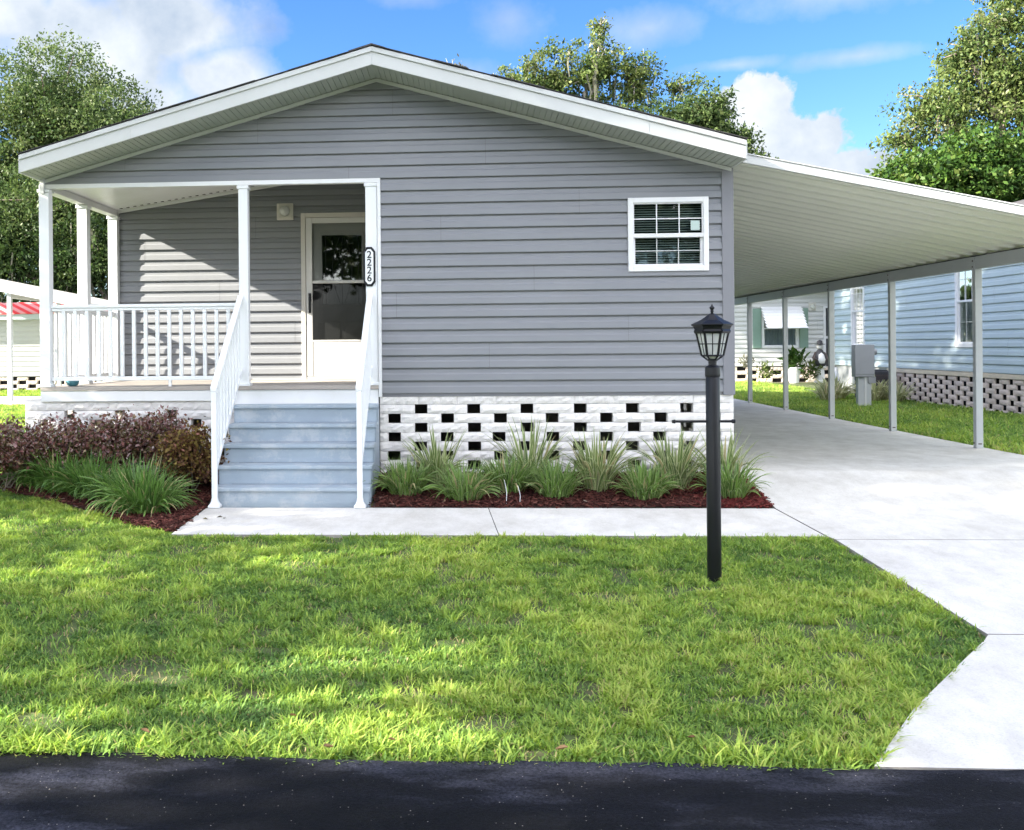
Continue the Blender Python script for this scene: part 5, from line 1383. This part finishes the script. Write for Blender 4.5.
n_big = wnoise(D, 7, 10, .58); n_puff = wnoise(D, 26, 8, .62, (3, 1, 2))
n_sh = wnoise(D, 7, 6, .55, (.035, .0, -.03))
def maxall(l):
    x = l[0]
    for y in l[1:]: x = mt("MAXIMUM", x, y)
    return x
puffy = maxall([blob(748, 112, 42, 34), blob(765, 150, 75, 38), blob(845, 180, 60, 24), blob(800, 212, 190, 40)])
broad = maxall([blob(185, 20, 88, 55), blob(95, 60, 105, 78), blob(225, 75, 60, 45), blob(0, 0, 60, 40), blob(120, 110, 140, 55)])
wisp = maxall([blob(505, 22, 50, 34), blob(420, -5, 50, 16), blob(735, 68, 45, 7), blob(850, -8, 110, 22), blob(860, 60, 60, 9), blob(470, 72, 50, 16), blob(650, 30, 60, 18)])
c1 = mt("MULTIPLY", mt("ADD", mt("MULTIPLY", puffy, 1.9), mt("ADD", mt("MULTIPLY", mt("SUBTRACT", n_puff, .5), 2.6), mt("MULTIPLY", mt("SUBTRACT", n_big, .5), 2.0))), 3.2, clamp=True)
c2 = mt("MULTIPLY", mt("ADD", mt("MULTIPLY", broad, 1.5), mt("ADD", mt("MULTIPLY", mt("SUBTRACT", n_big, .46), 3.2), mt("MULTIPLY", mt("SUBTRACT", n_puff, .5), .8))), 1.15, clamp=True)
c3 = mt("MULTIPLY", mt("MULTIPLY", mt("ADD", mt("MULTIPLY", wisp, 1.3), mt("ADD", mt("MULTIPLY", mt("SUBTRACT", n_big, .46), 2.6), mt("MULTIPLY", mt("SUBTRACT", n_puff, .5), 1.6))), .6, clamp=True), .6)
# scattered cloud over the unseen sky, brightness boosted as added fill for the facade
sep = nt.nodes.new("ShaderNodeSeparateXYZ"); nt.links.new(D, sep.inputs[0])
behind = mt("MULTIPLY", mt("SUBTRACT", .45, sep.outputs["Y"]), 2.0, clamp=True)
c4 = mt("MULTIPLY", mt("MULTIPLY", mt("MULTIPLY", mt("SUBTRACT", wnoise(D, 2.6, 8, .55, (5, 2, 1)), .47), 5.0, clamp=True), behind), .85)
cov = maxall([c1, c2, c3])
shade = mt("ADD", .62, mt("MULTIPLY", mt("SUBTRACT", n_sh, n_big), 2.2), clamp=True)
shade = mt("ADD", shade, mt("MULTIPLY", mt("SUBTRACT", wnoise(D, 5, 4, .5, (9, 9, 9)), .5), 1.1), clamp=True)
ccol = nt.nodes.new("ShaderNodeMix"); ccol.data_type = "RGBA"
CB = 1.0
ccol.inputs["A"].default_value = (1.25, 1.75, 2.5, 1); ccol.inputs["B"].default_value = (3.6, 3.8, 4.0, 1)
nt.links.new(shade, ccol.inputs["Factor"])
cm = nt.nodes.new("ShaderNodeMix"); cm.data_type = "RGBA"
nt.links.new(cov, cm.inputs["Factor"]); nt.links.new(hs.outputs[0], cm.inputs["A"]); nt.links.new(ccol.outputs["Result"], cm.inputs["B"])
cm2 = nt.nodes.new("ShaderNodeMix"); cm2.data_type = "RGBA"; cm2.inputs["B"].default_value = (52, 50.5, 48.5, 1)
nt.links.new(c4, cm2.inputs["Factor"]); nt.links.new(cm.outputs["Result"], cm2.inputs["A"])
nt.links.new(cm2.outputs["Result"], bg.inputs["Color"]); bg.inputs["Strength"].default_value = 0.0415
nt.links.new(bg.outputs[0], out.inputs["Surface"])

sl = bpy.data.lights.new("sun", "SUN"); sl.energy = 3.9; sl.angle = R(.53); sl.color = (1.0, .93, .80)
so = bpy.data.objects.new("sun", sl); col.objects.link(so)
so.rotation_euler = (-SUN).to_track_quat("-Z", "Y").to_euler()

# ------------------------------------------------------------------ camera
cam = bpy.data.cameras.new("camera"); co = bpy.data.objects.new("camera", cam); col.objects.link(co)
cam.sensor_width = 36; cam.lens = 36 * 1000 / 1024.0
cam.shift_x = (512 - 400) / 1024; cam.shift_y = -(415 - 346.3) / 1024
cam.clip_end = 2000; cam.clip_start = .05
yaw = math.atan(65 / 1000.)
co.matrix_world = Matrix.Translation((0, 0, 1.25)) @ Matrix.Rotation(yaw, 4, "Z") @ Matrix.Rotation(R(90), 4, "X") @ Matrix.Rotation(-.009, 4, "Z")
scene.camera = co

vs_ = scene.view_settings
vs_.view_transform = "Standard"; vs_.look = "None"; vs_.gamma = 1.0; vs_.exposure = 2.78; vs_.use_curve_mapping = False
scene.cycles.use_denoising = True
scene.cycles.max_bounces = 8; scene.cycles.transparent_max_bounces = 12
scene.cycles.sample_clamp_indirect = 8
